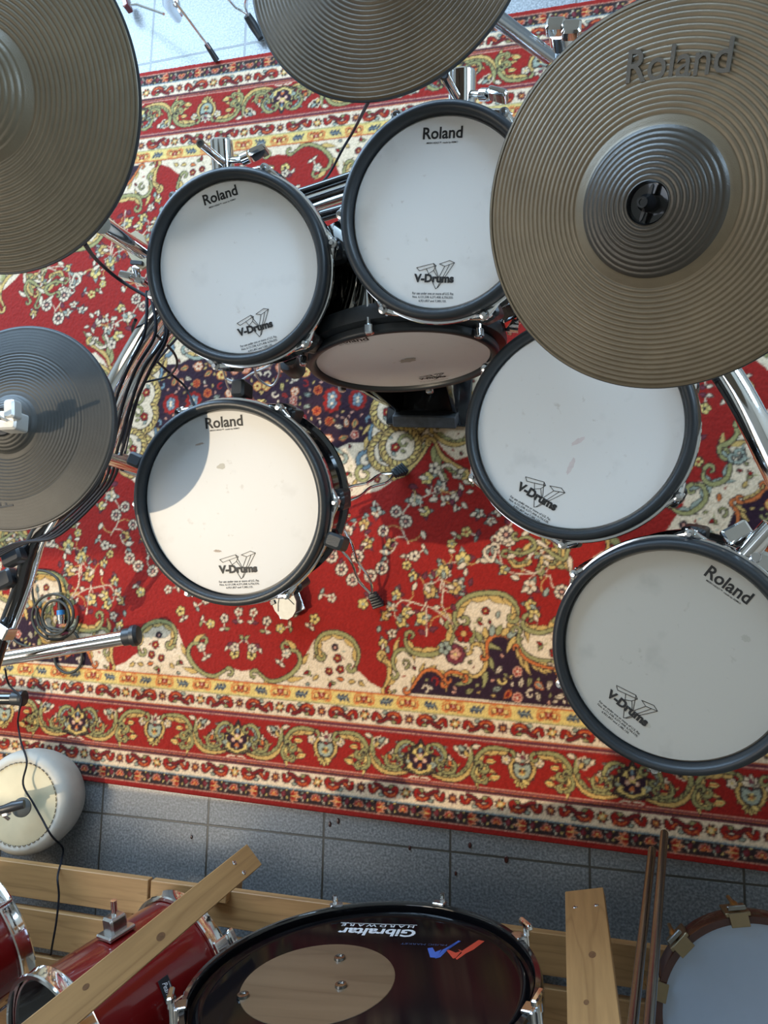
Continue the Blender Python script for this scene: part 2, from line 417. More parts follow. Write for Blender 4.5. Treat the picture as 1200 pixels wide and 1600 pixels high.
# corner region with the cream ground (its edge runs over the red in scrolls)
cream_edge = TL((398, 1046), (425, 1066), (452, 1058), (470, 1040), (486, 1012), (494, 998), (517, 988), (541, 990), (558, 1008), (561, 1030), (552, 1042), (566, 1052), (580, 1066), (600, 1077))
poly(cream_edge + [(T(600, 1077)[0], TB - .002), (0.0, TB - .002), (0.0, T(398, 1050)[1])], 'cream')
ce2 = zc((30, 722), (62, 640), (58, 560), (80, 475), (130, 458), (175, 482), (250, 494), (330, 482), (400, 440), (440, 380), (446, 300), (446, 240), (470, 180), (540, 125), (640, 106), (740, 112), (810, 160), (846, 240), (858, 300), (900, 340), (960, 356), (1040, 350), (1110, 320))
red_r = TL((895, 972), (905, 950), (888, 925), (895, 900), (915, 880), (940, 862), (968, 852), (1000, 855), (1030, 846), (1066, 792), (1073, 757), (1092, 753), (1112, 760), (1128, 755), (1138, 742), (1140, 722), (1136, 706), (1146, 692), (1160, 676), (1200, 640))
poly(ce2 + red_r + [(QU + .02, T(1200, 640)[1]), (QU + .02, TB - .002), (T(607, 1080)[0], TB - .002)], 'cream')
nv = zc((160, 728), (200, 670), (240, 610), (290, 584), (340, 590), (376, 640), (384, 610), (440, 596), (500, 622), (600, 632), (640, 590), (646, 520), (640, 450), (660, 392), (720, 364), (790, 386), (832, 430), (866, 500), (960, 540), (1080, 566))
nv2 = TL((915, 1015), (1000, 985), (1060, 900), (1130, 838), (1145, 800), (1162, 786), (1180, 777), (1198, 762))
poly(nv + nv2 + [(QU + .02, T(1198, 762)[1]), (QU + .02, TB - .002)], 'navy')
# medallion: cream band round a navy heart
mc = TL((372, 830), (420, 800), (470, 790), (520, 782), (547, 777), (593, 767), (643, 733), (658, 716), (673, 690), (680, 683), (693, 703), (713, 720), (737, 712), (770, 690), (800, 660), (840, 640))
mu = max(p[0] for p in mc)
poly([(0.0, mc[0][1])] + mc + [(mu, RHV + .01), (0.0, RHV + .01)], 'cream')
mn_ = TL((372, 770), (430, 745), (480, 722), (517, 707), (547, 693), (573, 693), (580, 670), (593, 657), (640, 640), (690, 628), (720, 615))
poly([(0.0, mn_[0][1])] + mn_ + [(max(p[0] for p in mn_), RHV + .01), (0.0, RHV + .01)], 'navy')
BASE = IMG.copy()

# --- scatter of small sprays on each ground, kept inside it
def free(x, y, r, g):
    i0, i1, j0, j1 = _bb([(x, y)], r)
    a = IMG[j0:j1, i0:i1]; return a.size > 0 and (a == PI_[g]).mean() > .97 and x < QU and y < QV
def scatter(g, n, r, draw, box=None):
    b = box or (0, QU, TB, RHV); k = 0
    for _ in range(n * 14):
        x, y = rng.uniform(b[0], b[1]), rng.uniform(b[2], b[3])
        if free(x, y, r, g): draw(x, y); k += 1
        if k >= n: return

# edge scrolls
acanthus(TL((403, 1048), (425, 1064), (452, 1056), (470, 1036), (466, 1018), (448, 1016)), .0055, 'olive', -1, 4, .02, c2='gold')
acanthus(TL((556, 1045), (562, 1022), (552, 1000), (528, 988), (505, 992), (495, 1008), (498, 1026)), .0055, 'olive', 1, 6, .022, c2='gold')
acanthus(TL((600, 1076), (609, 1058), (608, 1038), (596, 1030)), .0055, 'gold', -1, 3, .018)
acanthus(TL((622, 1052), (615, 1035), (619, 1020), (632, 1014), (642, 1022)), .0045, 'olive', 1, 3, .016, c2='gold')
acanthus(zc((140, 370), (140, 420), (175, 472), (250, 492), (340, 480), (410, 430), (440, 370), (440, 310)), .0055, 'olive', 1, 6, .026, c2='gold')
acanthus(zc((500, 310), (450, 300), (446, 240), (475, 170), (550, 122), (650, 106), (750, 116), (815, 165), (840, 220), (835, 265)), .0060, 'olive', -1, 8, .026, c2='gold')
acanthus(zc((875, 260), (870, 310), (920, 345), (1000, 352), (1090, 315)), .0055, 'olive', 1, 4, .024, c2='gold')
acanthus(zc((545, 470), (560, 430), (600, 428), (634, 470), (640, 540), (615, 600), (560, 628), (520, 600)), .0050, 'gold', 1, 5, .020, c2='olive')
acanthus(zc((165, 722), (215, 640), (260, 592), (320, 588), (370, 630), (365, 665)), .0042, 'org', 1, 5, .012, c2='gold')
acanthus(zc((385, 640), (400, 605), (450, 598), (510, 622)), .0040, 'org', -1, 3, .012, c2='gold')
acanthus(zc((650, 500), (645, 430), (680, 378), (740, 368), (795, 400)), .0045, 'org', 1, 5, .014, c2='gold')
for i in range(7): leaf(*T(600 + (610 + i * 32) / 4, 900 + (408 - 40 * math.sin(i / 6 * 2.9)) / 4), math.radians(120 - i * 18), .026, .013, ('olive', 'gold', 'grey')[i % 3])
acanthus(zc((850, 350), (840, 400), (870, 470), (950, 520), (1060, 530)), .0050, 'olive', -1, 3, .022, c2='gold')
acanthus(zc((840, 440), (880, 510), (980, 560), (1090, 580)), .0035, 'org', -1, 7, .012, c2='gold')
acanthus(TL((935, 822), (950, 850), (940, 880), (912, 900), (890, 890), (872, 862)), .0055, 'gold', 1, 4, .026, c2='olive')
acanthus(TL((1046, 792), (1062, 802), (1082, 800), (1102, 780), (1096, 760), (1080, 758)), .0055, 'olive', 1, 4, .022, c2='grey')
acanthus(TL((1100, 733), (1098, 748), (1112, 758), (1134, 748), (1140, 722), (1136, 706)), .0055, 'olive', 1, 4, .022, c2='grey')
acanthus(TL((1126, 714), (1122, 700), (1136, 694), (1150, 680), (1148, 666)), .0055, 'olive', -1, 3, .020, c2='gold')
acanthus(TL((1142, 722), (1152, 724), (1162, 718), (1160, 708)), .0045, 'grey', 1, 2, .014)
acanthus(TL((1142, 790), (1150, 800), (1152, 815), (1146, 828)), .0045, 'org', 1, 4, .014, c2='gold')
acanthus(TL((1158, 786), (1178, 780), (1196, 764)), .0045, 'org', 1, 4, .014, c2='gold')
# medallion scrolls
acanthus(TL((540, 712), (522, 702), (497, 706), (478, 720), (472, 742), (484, 762)), .0060, 'grey', 1, 7, .018, c2='gold')
spiral(*T(573, 722), .030, 0, 7.5, .75, .0055, 'blue')
acanthus(TL((585, 660), (579, 682), (590, 700), (610, 700), (622, 688), (616, 676)), .0060, 'blue', -1, 7, .017, c2='gold')
acanthus(TL((672, 692), (660, 712), (646, 728), (632, 742), (618, 748)), .0060, 'gold', -1, 6, .018, c2='olive')
acanthus(TL((680, 690), (690, 712), (708, 726), (728, 736)), .0060, 'gold', -1, 5, .024, c2='olive')
acanthus(TL((676, 676), (692, 690), (712, 696), (734, 690)), .0055, 'gold', 1, 5, .018, c2='olive')
spiral(*T(655, 672), .024, .4, 6.8, .7, .0050, 'olive')
spiral(*T(570, 742), .022, 2, 8, .7, .0045, 'olive')
lobes = ((232, 560, .050), (205, 605, .046), (222, 650, .052), (205, 700, .050))
for (x, y, r) in lobes:
    q = T(x, y); disk(q[0], q[1], r + .006, 'blk'); disk(q[0], q[1], r + .003, 'gold'); 
    for k in range(22):
        a = 2 * math.pi * k / 22; leaf(q[0] + (r - .012) * math.cos(a), q[1] + (r - .012) * math.sin(a), a + .9, .018, .008, ('gold', 'yel')[k % 2])
    disk(q[0], q[1], r - .012, 'blk'); disk(q[0], q[1], r - .0145, 'cream')
    spiral(q[0] + .010, q[1] + .008, .020, .5, 5.9, .7, .0035, 'olive')
    flower(q[0] - .012, q[1] - .004, .011, 5, 'red', 'gold')
    leaf(q[0] - .02, q[1] - .016, -.8, .014, .006, 'grey'); leaf(q[0] + .002, q[1] - .012, -.3, .014, .006, 'olive')
def rosette(x, y, r, ring='navy', c1='red', c2='cream', c3='org', n=8):
    disk(x, y, r + OL, 'blk')
    for k in range(n): disk(x + r * .75 * math.cos(6.283 * k / n), y + r * .75 * math.sin(6.283 * k / n), r * .36 + OL, 'blk')
    for k in range(n): disk(x + r * .75 * math.cos(6.283 * k / n), y + r * .75 * math.sin(6.283 * k / n), r * .34, c1)
    disk(x, y, r * .72, ring); flower(x, y, r * .6, 5, c2, c3, None)
for (x, y) in ((520, 632), (560, 628)): rosette(*T(x, y), .022, 'dred', 'red', 'blue', 'cream')
rosette(*T(712, 1022), .021, 'dred', 'plum', 'pink', 'yel'); flower(*T(696, 1012), .015, 5, 'grey', 'blk')
flower(*T(725, 990), .02, 6, 'red', 'gold'); 

# vines on the red field
def spray(P, c='cream', flowers=(), leaves=()):
    stroke(sm(P), .0022, c)
def vine(P, heads, c='cream'):
    S_ = sm(P); stroke(S_, .0024, 'dred'); stroke(S_, .0013, c)
    for (x, y, r, k) in heads:
        u, v = T(x, y); j = min(range(len(S_)), key=lambda i: (S_[i][0] - u) ** 2 + (S_[i][1] - v) ** 2)
        q_ = S_[j]; mx_, my_ = (q_[0] + u) / 2 + (v - q_[1]) * .22, (q_[1] + v) / 2 - (u - q_[0]) * .22
        if math.hypot(q_[0] - u, q_[1] - v) < .055: stroke(sm([q_, (mx_, my_), (u, v)], 4), .0010, 'gold' if r < .0135 else c)
        if k == 'f':
            a = rng.uniform(0, 6.28); leaf(u, v, a + 2.4, r * 1.5, r * .7, 'plum'); leaf(u, v, a - 2.4, r * 1.5, r * .7, 'grey')
            flower(u, v, r * .86, 5, ('yel', 'cream', 'gold')[rng.randrange(3)], ('grey', 'org', 'plum')[rng.randrange(3)], a0=a); leaf(u, v, a + .3, r * 1.25, r * .55, ('grey', 'cream')[rng.randrange(2)])
        elif k == 'd': flower(u, v, r, 8, 'cream', 'red'); [leaf(u, v, 6.283 * q / 8 + .4, r * .75, r * .36, 'navy', None) for q in range(8)]; disk(u, v, r * .22, 'pink')
        else: leaf(u, v, rng.uniform(0, 6.28), r * 1.7, r * .8, ('grey', 'plum', 'cream')[rng.randrange(3)])
vine(TL((708, 975), (692, 945), (694, 915), (690, 880)), [(674, 924, .018, 'f'), (715, 920, .019, 'f'), (694, 895, .017, 'f'), (706, 945, .011, 'l'), (688, 948, .011, 'l'), (728, 900, .011, 'l'), (735, 915, .010, 'l'), (662, 905, .011, 'l'), (720, 870, .010, 'l'), (745, 880, .009, 'l'), (680, 903, .01, 'l')])
vine(TL((706, 972), (680, 952), (655, 944), (630, 938), (618, 950)), [(662, 966, .018, 'f'), (637, 957, .015, 'f'), (628, 972, .014, 'f'), (646, 922, .012, 'l'), (620, 928, .014, 'l'), (612, 948, .012, 'f'), (655, 985, .012, 'l'), (672, 985, .012, 'l'), (689, 966, .010, 'l'), (604, 962, .012, 'f'), (614, 990, .012, 'f'), (600, 1005, .012, 'f'), (595, 978, .010, 'l'), (607, 1020, .01, 'l')])
vine(TL((860, 900), (830, 895), (805, 880), (795, 850)), [(852, 865, .018, 'f'), (828, 917, .018, 'f'), (795, 842, .018, 'd'), (835, 850, .014, 'l'), (812, 905, .013, 'l'), (850, 932, .013, 'l'), (878, 925, .016, 'd'), (775, 838, .012, 'l'), (768, 815, .012, 'f'), (790, 812, .012, 'l')])
acanthus(TL((815, 868), (830, 862), (845, 872), (840, 890)), .0045, 'olive', 1, 4, .018, c2='gold')
acanthus(TL((862, 840), (878, 852), (880, 872), (866, 886)), .0045, 'gold', -1, 4, .018, c2='olive')
acanthus(TL((795, 872), (805, 885), (825, 882)), .0040, 'gold', 1, 3, .016, c2='olive')
vine(TL((840, 975), (838, 955), (828, 942)), [(835, 960, .014, 'f'), (829, 945, .014, 'f')])
# upper left sprays (they mirror into the hidden right)
vine(TL((88, 490), (100, 470), (112, 445), (105, 420), (80, 420)), [(76, 478, .018, 'd'), (103, 463, .019, 'd'), (94, 499, .019, 'd'), (55, 492, .013, 'f'), (108, 490, .013, 'f'), (130, 486, .012, 'f'), (66, 437, .014, 'f'), (108, 421, .012, 'f'), (140, 482, .011, 'l')])
acanthus(TL((50, 470), (42, 455), (48, 440), (66, 455), (58, 478)), .0045, 'olive', 1, 4, .018, c2='cream')
acanthus(TL((92, 458), (80, 462), (74, 452), (88, 442), (104, 444)), .0045, 'olive', 1, 4, .016, c2='cream')
acanthus(TL((118, 450), (128, 440), (120, 430), (112, 455)), .0045, 'cream', 1, 3, .016, c2='grey')
vine(TL((180, 385), (176, 405), (170, 420), (152, 425)), [(160, 395, .018, 'f'), (173, 412, .017, 'f'), (152, 428, .020, 'f'), (187, 410, .010, 'l'), (180, 425, .010, 'l'), (167, 437, .01, 'l'), (133, 430, .012, 'l')])
for (x, y, a, L) in ((158, 498, .9, .022), (167, 505, -.6, .022), (147, 512, 1.9, .020), (158, 488, .3, .018), (180, 506, -1.2, .020), (186, 498, .2, .024), (172, 492, .8, .016), (189, 512, -.8, .018), (150, 527, 1.3, .02), (172, 518, .6, .02)): leaf(*T(x, y), a, L, L * .45, 'cream')
acanthus(TL((150, 537), (160, 545), (172, 538), (168, 524), (176, 516)), .0045, 'cream', 1, 4, .016, c2='olive'); flower(*T(177, 540), .014, 5, 'cream', 'navy')
# sprays near the kick stand and the snare
vine(TL((640, 850), (628, 820), (640, 790), (690, 765)), [(650, 782, .018, 'f'), (668, 748, .017, 'f'), (690, 760, .014, 'f'), (640, 760, .013, 'l'), (704, 770, .012, 'l'), (720, 765, .012, 'l'), (708, 790, .013, 'l'), (665, 800, .014, 'f'), (635, 815, .015, 'd'), (620, 800, .014, 'd'), (600, 830, .013, 'd'), (660, 830, .013, 'l'), (612, 850, .015, 'f')])
for (x, y, a, L) in ((716, 740, .5, .02), (724, 752, -.4, .02), (705, 780, .8, .018), (722, 786, -.8, .02), (712, 800, 1.6, .018), (696, 784, 2.2, .018), (730, 770, .2, .016)): leaf(*T(x, y), a, L, L * .45, 'cream')
for (x, y, k) in ((575, 850, 'f'), (560, 870, 'd'), (535, 890, 'd'), (552, 906, 'd'), (580, 900, 'd'), (598, 888, 'd'), (520, 870, 'd'), (610, 865, 'l'), (570, 820, 'f'), (545, 830, 'f'), (590, 800, 'f')):
    g_ = rng.uniform(-1, 1); vine(TL((x, y), (x + 7 + 4 * g_, y - 7 - 4 * g_), (x + 4 + 12 * g_, y - 16)), [(x, y, .015, k), (x + 4 + 12 * g_, y - 17, .009, 'l')])
vine(TL((138, 960), (142, 930), (150, 890)), [(114, 892, .017, 'f'), (142, 900, .017, 'f'), (130, 870, .016, 'f'), (105, 858, .014, 'l'), (165, 880, .012, 'f'), (182, 908, .013, 'f')])
# small flowers on the cream, navy and red grounds
def cr(x, y):
    a = rng.uniform(0, 6.28); k = rng.random()
    if k < .16: flower(x, y, rng.uniform(.008, .011), 5, 'red', 'gold', 'blk', a)
    elif k < .24: flower(x, y, .010, 6, 'navy', 'pink', None, a)
    elif k < .45: spiral(x, y, .011, a, a + 5, .6, .0022, ('olive', 'gold', 'org')[rng.randrange(3)], 'blk', 12)
    elif k < .7:
        stroke([(x - .012 * math.cos(a), y - .012 * math.sin(a)), (x + .012 * math.cos(a), y + .012 * math.sin(a))], .0011, 'olive'); leaf(x, y, a + .7, .014, .006, 'olive'); leaf(x, y, a - .8, .013, .006, 'red')
    else: leaf(x, y, a, .017, .008, ('org', 'grey', 'gold', 'red')[rng.randrange(4)])
scatter('cream', 420, .0125, cr); scatter('cream', 300, .0075, lambda x, y: leaf(x - .004, y, rng.uniform(0, 6.3), .010, .0045, ('red', 'olive', 'grey', 'dred')[rng.randrange(4)], 'blk' if rng.random() < .5 else None))
def nvd(x, y):
    a = rng.uniform(0, 6.28); k = rng.random()
    if k < .14: flower(x, y, rng.uniform(.009, .013), 6, ('pink', 'yel', 'cream', 'red')[rng.randrange(4)], 'dred', 'org', a)
    elif k < .22: flower(x, y, .009, 5, 'red', 'cream', 'pink', a)
    elif k < .45: spiral(x, y, .010, a, a + 4.6, .6, .0024, ('olive', 'yel', 'cream', 'red')[rng.randrange(4)], None, 12)
    else: leaf(x - .008 * math.cos(a), y - .008 * math.sin(a), a, .021, .009, ('olive', 'yel', 'grey', 'cream', 'red')[rng.randrange(5)], 'org' if rng.random() < .4 else 'blk', vein='blk')
scatter('navy', 520, .0115, nvd); scatter('navy', 500, .0060, lambda x, y: leaf(x - .004, y, rng.uniform(0, 6.3), .010, .005, ('cream', 'olive', 'pink', 'gold')[rng.randrange(4)], None))
def rdd(x, y):
    a = rng.uniform(0, 6.28); L = rng.uniform(.02, .032)
    vine([(x, y), (x + L * math.cos(a), y + L * math.sin(a))], [])
    leaf(x, y, a + 1.5, .015, .007, ('cream', 'grey', 'olive')[rng.randrange(3)]); leaf(x, y, a - 1.6, .015, .007, ('cream', 'plum')[rng.randrange(2)])
    flower(x + L * math.cos(a), y + L * math.sin(a), rng.uniform(.009, .013), 5, ('cream', 'yel')[rng.randrange(2)], ('navy', 'red', 'grey')[rng.randrange(3)])
scatter('red', 26, .026, rdd, (T(500, 850)[0], .62, .50, .72)); scatter('red', 22, .024, rdd, (0, T(470, 1000)[0] + .03, TB, .46)); scatter('red', 30, .026, rdd, (T(1100, 620)[0] - .1, QU, .78, RHV))
scatter('red', 14, .03, rdd, (.26, .50, .60, .82))

# --- the border stripes
hlin(0, .284, 'cream')
hlin(0, .0125, 'dred'); IMG[0:int(.0115 / RS), :] = PI_['red']; hlin(.0125, .0150, 'pink'); hlin(.0150, .0435, 'blk'); hlin(.0435, .0462, 'blue')
hlin(.0855, .0970, 'plum'); hlin(.0885, .0905, 'blk'); hlin(.0925, .0940, 'org'); hlin(.0970, .0990, 'pink'); hlin(.0990, .1965, 'red'); hlin(.1965, .2110, 'plum'); hlin(.1985, .2003, 'pink'); hlin(.2035, .2055, 'blk'); hlin(.2080, .2095, 'org')
hlin(.2485, .2510, 'olive'); hlin(.2510, .2800, 'yel'); hlin(.2800, .2825, 'org'); hlin(.2825, .2845, 'dred')
P_ = .2145
def star(x, y, r):
    for k in range(8): leaf(x, y, 6.283 * k / 8, r, r * .5, 'plum', None)
    for k in range(8): leaf(x, y, 6.283 * k / 8, r * .85, r * .34, 'blk', None)
    disk(x, y, r * .42, 'blk'); flower(x, y, r * .42, 4, 'org', 'yel', None, .78)
def pin(x, y, r):
    for k in range(8): leaf(x, y, 6.283 * k / 8 + .39, r * 1.05, r * .62, 'blk', None)
    for k in range(8): leaf(x, y, 6.283 * k / 8 + .39, r * .9, r * .40, ('org', 'blk', 'red', 'blk')[k % 4], None)
    for k in range(8): leaf(x, y, 6.283 * k / 8, r * .6, r * .2, 'yel', None)
    disk(x, y, r * .16, 'cream')
def swirl(x, y, s, f=1):
    P = [(x + s * a, y + f * b) for a, b in ((-.032, .006), (-.030, -.004), (-.022, -.004), (-.012, .006), (-.002, .004), (.006, -.006), (.016, -.010), (.027, -.006), (.032, .003), (.026, .009), (.021, .005))]
    ost(sm(P, 4), .0042, 'red'); stroke(sm(P[2:8], 4), .0012, 'org')
    Q = [(x + s * a, y + f * b) for a, b in ((-.020, .012), (-.010, .010), (.004, .002), (.012, .004))]
    ost(sm(Q, 4), .0030, 'dred'); leaf(x - .010 * s, y - .009 * f, math.atan2(-f * .3, s), .012, .006, 'grey'); leaf(x + .012 * s, y + .008 * f, math.atan2(f * .3, s), .012, .006, 'olive')
    disk(x + .030 * s, y - .012 * f, .0022, 'org')
for k in range(-1, 13):
    x = k * P_ / 2
    for (yc, odd) in ((.2300, 0), (.0660, 1)):
        (star if (k + odd) % 2 == 0 else pin)(x, yc, .0145)
        swirl(x + P_ / 4, yc, 1 if k % 2 else -1, 1 if odd else -1)
# inner yellow stripe, outer dark stripe
for k in range(-1, 26):
    x = k * .106 / 2; y = .2655
    if k % 2 == 0:
        ost([(x - .022, y + .005), (x - .018, y + .010), (x - .010, y + .010)], .0016, 'gold', 'org'); ost([(x + .022, y + .005), (x + .018, y + .010), (x + .010, y + .010)], .0016, 'gold', 'org')
        for s in (-1, 1):
            stroke(sm([(x + s * .024, y + .002), (x + s * .022, y - .008), (x + s * .012, y - .010)], 4), .0022, 'org'); stroke(sm([(x + s * .018, y + .002), (x + s * .017, y - .005), (x + s * .011, y - .005)], 4), .0016, 'dred')
            leaf(x, y - .002, math.pi / 2 - s * .7, .012, .006, 'red', 'dred'); leaf(x, y - .004, math.pi / 2 - s * 1.7, .010, .005, 'org', 'dred')
        disk(x, y + .002, .003, 'pink')
    else:
        s = 1 if (k // 2) % 2 else -1
        for q in range(6): leaf(x - .014 + .005 * q, y, s * (.9 if q % 2 else -.9), .013, .006, 'dkb', None)
        leaf(x - .016, y, 0, .033, .010, 'dkb', None); stroke([(x - .012, y), (x + .010, y)], .0009, 'grey')
    y = .0295
    if k % 2 == 0:
        for q in range(5): leaf(x, y - .003, math.radians(90 + (q - 2) * 42), .0135, .0085, 'pink', None)
        for q in range(5): leaf(x, y - .003, math.radians(90 + (q - 2) * 42), .0118, .0062, 'red', None)
        for s in (-1, 1): leaf(x, y - .003, math.radians(90 + s * 100), .009, .004, 'org', None)
        disk(x, y, .0022, 'yel')
    else:
        s = 1 if (k // 2) % 2 else -1
        for e, c in ((1.16, 'pink'), (1.0, 'org'), (.8, 'red')):
            for q in range(5): leaf(x - .010 * s, y - .002, (0 if s > 0 else math.pi) + math.radians((q - 2) * 30), (.024 - abs(q - 2) * .004) * e, .0072 * e, c, None)
        stroke([(x - .008 * s, y - .002), (x + .010 * s, y - .001)], .0009, 'yel')
    for (dx, dy) in ((-.017, .008), (-.012, -.009), (-.020, -.004), (.013, .010), (.016, -.007)): disk(x + .0265 + dx * .45, y + dy, .0020, ('cream', 'yel', 'grey')[int(abs(dx * 1000)) % 3])
    leaf(x + .0265 - .004, y - .004, 1.2, .011, .006, 'plum', 'dred')
# main border: shields and palmettes with curling leaves between
def blob(P, c, o='blk'): 
    stroke(P + [P[0]], OL, o); poly(P, c); stroke(P + [P[0]], .0008, o)
def palmette(x, y):
    for e, c in ((1.10, 'blk'), (1.02, 'olive'), (.90, 'yel')):
        blob([(x + a * e, y - .004 + b * e) for a, b in ((0, .042), (.007, .030), (.019, .025), (.022, .014), (.033, .010), (.035, -.004), (.030, -.012), (.036, -.022), (.022, -.026), (.012, -.030), (0, -.036), (-.012, -.030), (-.022, -.026), (-.036, -.022), (-.030, -.012), (-.035, -.004), (-.033, .010), (-.022, .014), (-.019, .025), (-.007, .030))], c)
    for (a, b, r) in ((0, .014, .010), (-.017, -.002, .011), (.017, -.002, .011), (0, -.016, .013), (-.011, -.018, .008), (.011, -.018, .008)): disk(x + a, y + b, r, 'navy')
    for (a, b) in ((0, .006), (-.010, -.004), (.010, -.004)): disk(x + a, y + b, .0048, 'pink'); disk(x + a, y + b, .0024, 'cream')
    leaf(x, y - .024, math.pi / 2, .014, .010, 'org', None); disk(x, y - .022, .003, 'grey')
    leaf(x, y + .012, math.pi / 2, .013, .007, 'blue', None); leaf(x - .024, y - .012, 2.6, .012, .006, 'grey', None); leaf(x + .024, y - .012, .5, .012, .006, 'grey', None)
    for s in (-1, 1): ost([(x + s * .004, y - .043), (x + s * .014, y - .041), (x + s * .024, y - .045)], .0018, 'cream', 'red')
def shield(x, y):
    for s in (-1, 1):
        acanthus([(x + s * .006, y + .016), (x + s * .020, y + .018), (x + s * .026, y + .006), (x + s * .022, y - .012), (x + s * .010, y - .026)], .0042, 'gold', -s, 4, .014, c2='yel', curl=False)
    blob([(x + a, y + b) for a, b in ((-.008, .010), (0, .006), (.008, .010), (.017, .012), (.019, -.004), (.013, -.016), (0, -.022), (-.013, -.016), (-.019, -.004), (-.017, .012))], 'grey')
    flower(x, y - .006, .009, 5, 'yel', 'org', None); leaf(x - .001, y - .006, 2.6, .010, .006, 'blk', None); leaf(x + .001, y - .006, .54, .010, .006, 'blk', None)
    for q in range(5): leaf(x, y + .016, math.radians(90 + (q - 2) * 34), .024 - abs(q - 2) * .002, .010, 'cream')
    leaf(x, y + .017, math.pi / 2, .015, .010, 'plum', None); disk(x, y + .018, .004, 'grey')
    for q in range(5): leaf(x, y - .024, math.radians(-90 + (q - 2) * 36), .018, .009, 'yel')
    for s in (-1, 1): flower(x + s * .036, y + .017, .010, 5, 'cream', 'yel')
H2 = .2295
for k in range(0, 7):
    x = k * H2; yc = .146
    if k % 2 == 0: palmette(x, yc)
    else: shield(x, yc)
    sgn = 1 if k % 2 == 0 else -1      # from palmette (left) towards shield (right)
    def L(a, b): return ((x + a) if sgn > 0 else (x + H2 - a), yc + b)
    acanthus([L(.020, .030), L(.034, .034), L(.050, .026), L(.058, .008), L(.052, -.004)], .0046, 'olive', -sgn, 5, .017, c2='grey')
    acanthus([L(.030, -.034), L(.060, -.040), L(.090, -.036), L(.112, -.018), L(.122, .004)], .0048, 'gold', sgn, 8, .018, c2='olive', curl=False)
    acanthus([L(.205, .036), L(.180, .040), L(.150, .036), L(.130, .016), L(.128, -.004), L(.142, -.014)], .0048, 'olive', sgn, 7, .018, c2='gold')
    acanthus([L(.128, .002), L(.120, -.020), L(.128, -.034), L(.145, -.038)], .0040, 'olive', sgn, 4, .015, c2='yel')
    acanthus([L(.046, -.020), L(.062, -.026), L(.078, -.020), L(.080, -.004), L(.070, .002)], .0036, 'olive', sgn, 4, .013, c2='gold')
    q = L(.100, .026); flower(q[0], q[1], .012, 5, 'blk', 'yel', 'cream'); leaf(q[0], q[1], math.pi / 2 + .9 * sgn, .018, .009, 'grey'); leaf(q[0], q[1], -.9 * sgn + (0 if sgn > 0 else math.pi), .016, .008, 'gold')
    q = L(.118, .036); leaf(q[0], q[1], .3 if sgn > 0 else 2.8, .018, .009, 'cream')
    q = L(.078, .036); leaf(q[0], q[1], -1.1 if sgn > 0 else 4.2, .015, .008, 'cream')
    q = L(.150, .010); leaf(q[0], q[1], 0 if sgn > 0 else 3.14, .020, .011, 'yel', vein='org')
    q = L(.160, -.026); leaf(q[0], q[1], .2 if sgn > 0 else 2.94, .022, .012, 'yel', vein='org'); q = L(.070, -.010); leaf(q[0], q[1], 1.9, .014, .007, 'org'); q = L(.066, .012); ost([q, (q[0], q[1] - .006), (q[0] + .005 * sgn, q[1] - .007)], .0018, 'cream')

# --- mesh: one dense sheet of knots, coarser where it runs out of sight
LUT = np.array([PAL[k] for k in PN])
COLR = LUT[IMG]
K = COLR.copy(); K[1:-1, 1:-1] = .44 * COLR[1:-1, 1:-1] + .14 * (COLR[:-2, 1:-1] + COLR[2:, 1:-1] + COLR[1:-1, :-2] + COLR[1:-1, 2:]); COLR = K
us = np.concatenate([np.linspace(-1.52, -.86, 30)[:-1], np.linspace(-.86, 1.25, 745), np.linspace(1.25, 1.52, 14)[1:]])
vs_ = np.linspace(-RHV, RHV, 650)
nr = np.random.RandomState(3)
U, V = np.meshgrid(us, vs_)
QUi = np.abs(U) / RS; QVi = (RHV - np.abs(V)) / RS
iu = np.clip(QUi + nr.uniform(-.7, .7, U.shape), 0, len(gu) - 1.001); iv = np.clip(QVi + nr.uniform(-.4, .4, U.shape), 0, len(gv) - 1.001)
i0 = iu.astype(int); j0 = iv.astype(int); fu = (iu - i0)[..., None]; fv = (iv - j0)[..., None]
C_ = (COLR[j0, i0] * (1 - fu) + COLR[j0, i0 + 1] * fu) * (1 - fv) + (COLR[j0 + 1, i0] * (1 - fu) + COLR[j0 + 1, i0 + 1] * fu) * fv
C_ *= nr.uniform(.82, 1.12, U.shape)[..., None]
X = RO[0] + U * RA[0] + V * RB[0]; Y = RO[1] + U * RA[1] + V * RB[1]
Z = .0075 + .0009 * nr.uniform(-1, 1, U.shape)
nu, nvn = len(us), len(vs_)
co = np.stack([X, Y, Z], -1).reshape(-1, 3)
# hem: the sheet's edge comes down to the floor
edge = np.concatenate([np.arange(nu), np.arange(1, nvn) * nu + nu - 1, (nvn - 1) * nu + np.arange(nu - 2, -1, -1), np.arange(nvn - 2, 0, -1) * nu])
low = co[edge].copy(); low[:, 2] = .0005
cen = np.array([RO[0], RO[1], 0]); low[:, :2] += (low[:, :2] - cen[:2]) / np.linalg.norm(low[:, :2] - cen[:2], axis=1)[:, None] * .003
gi = (np.arange(nvn - 1)[:, None] * nu + np.arange(nu - 1)[None, :]).ravel()
quads = np.stack([gi, gi + 1, gi + 1 + nu, gi + nu], 1)
ne = len(edge); a_ = edge; b_ = np.roll(edge, -1); la = len(co) + np.arange(ne); lb = np.roll(la, -1)
quads = np.concatenate([quads, np.stack([b_, a_, la, lb], 1)])
co = np.concatenate([co, low])
me = bpy.data.meshes.new('rug')
me.vertices.add(len(co)); me.vertices.foreach_set('co', co.astype(np.float32).ravel())
me.loops.add(quads.size); me.loops.foreach_set('vertex_index', quads.astype(np.int32).ravel())
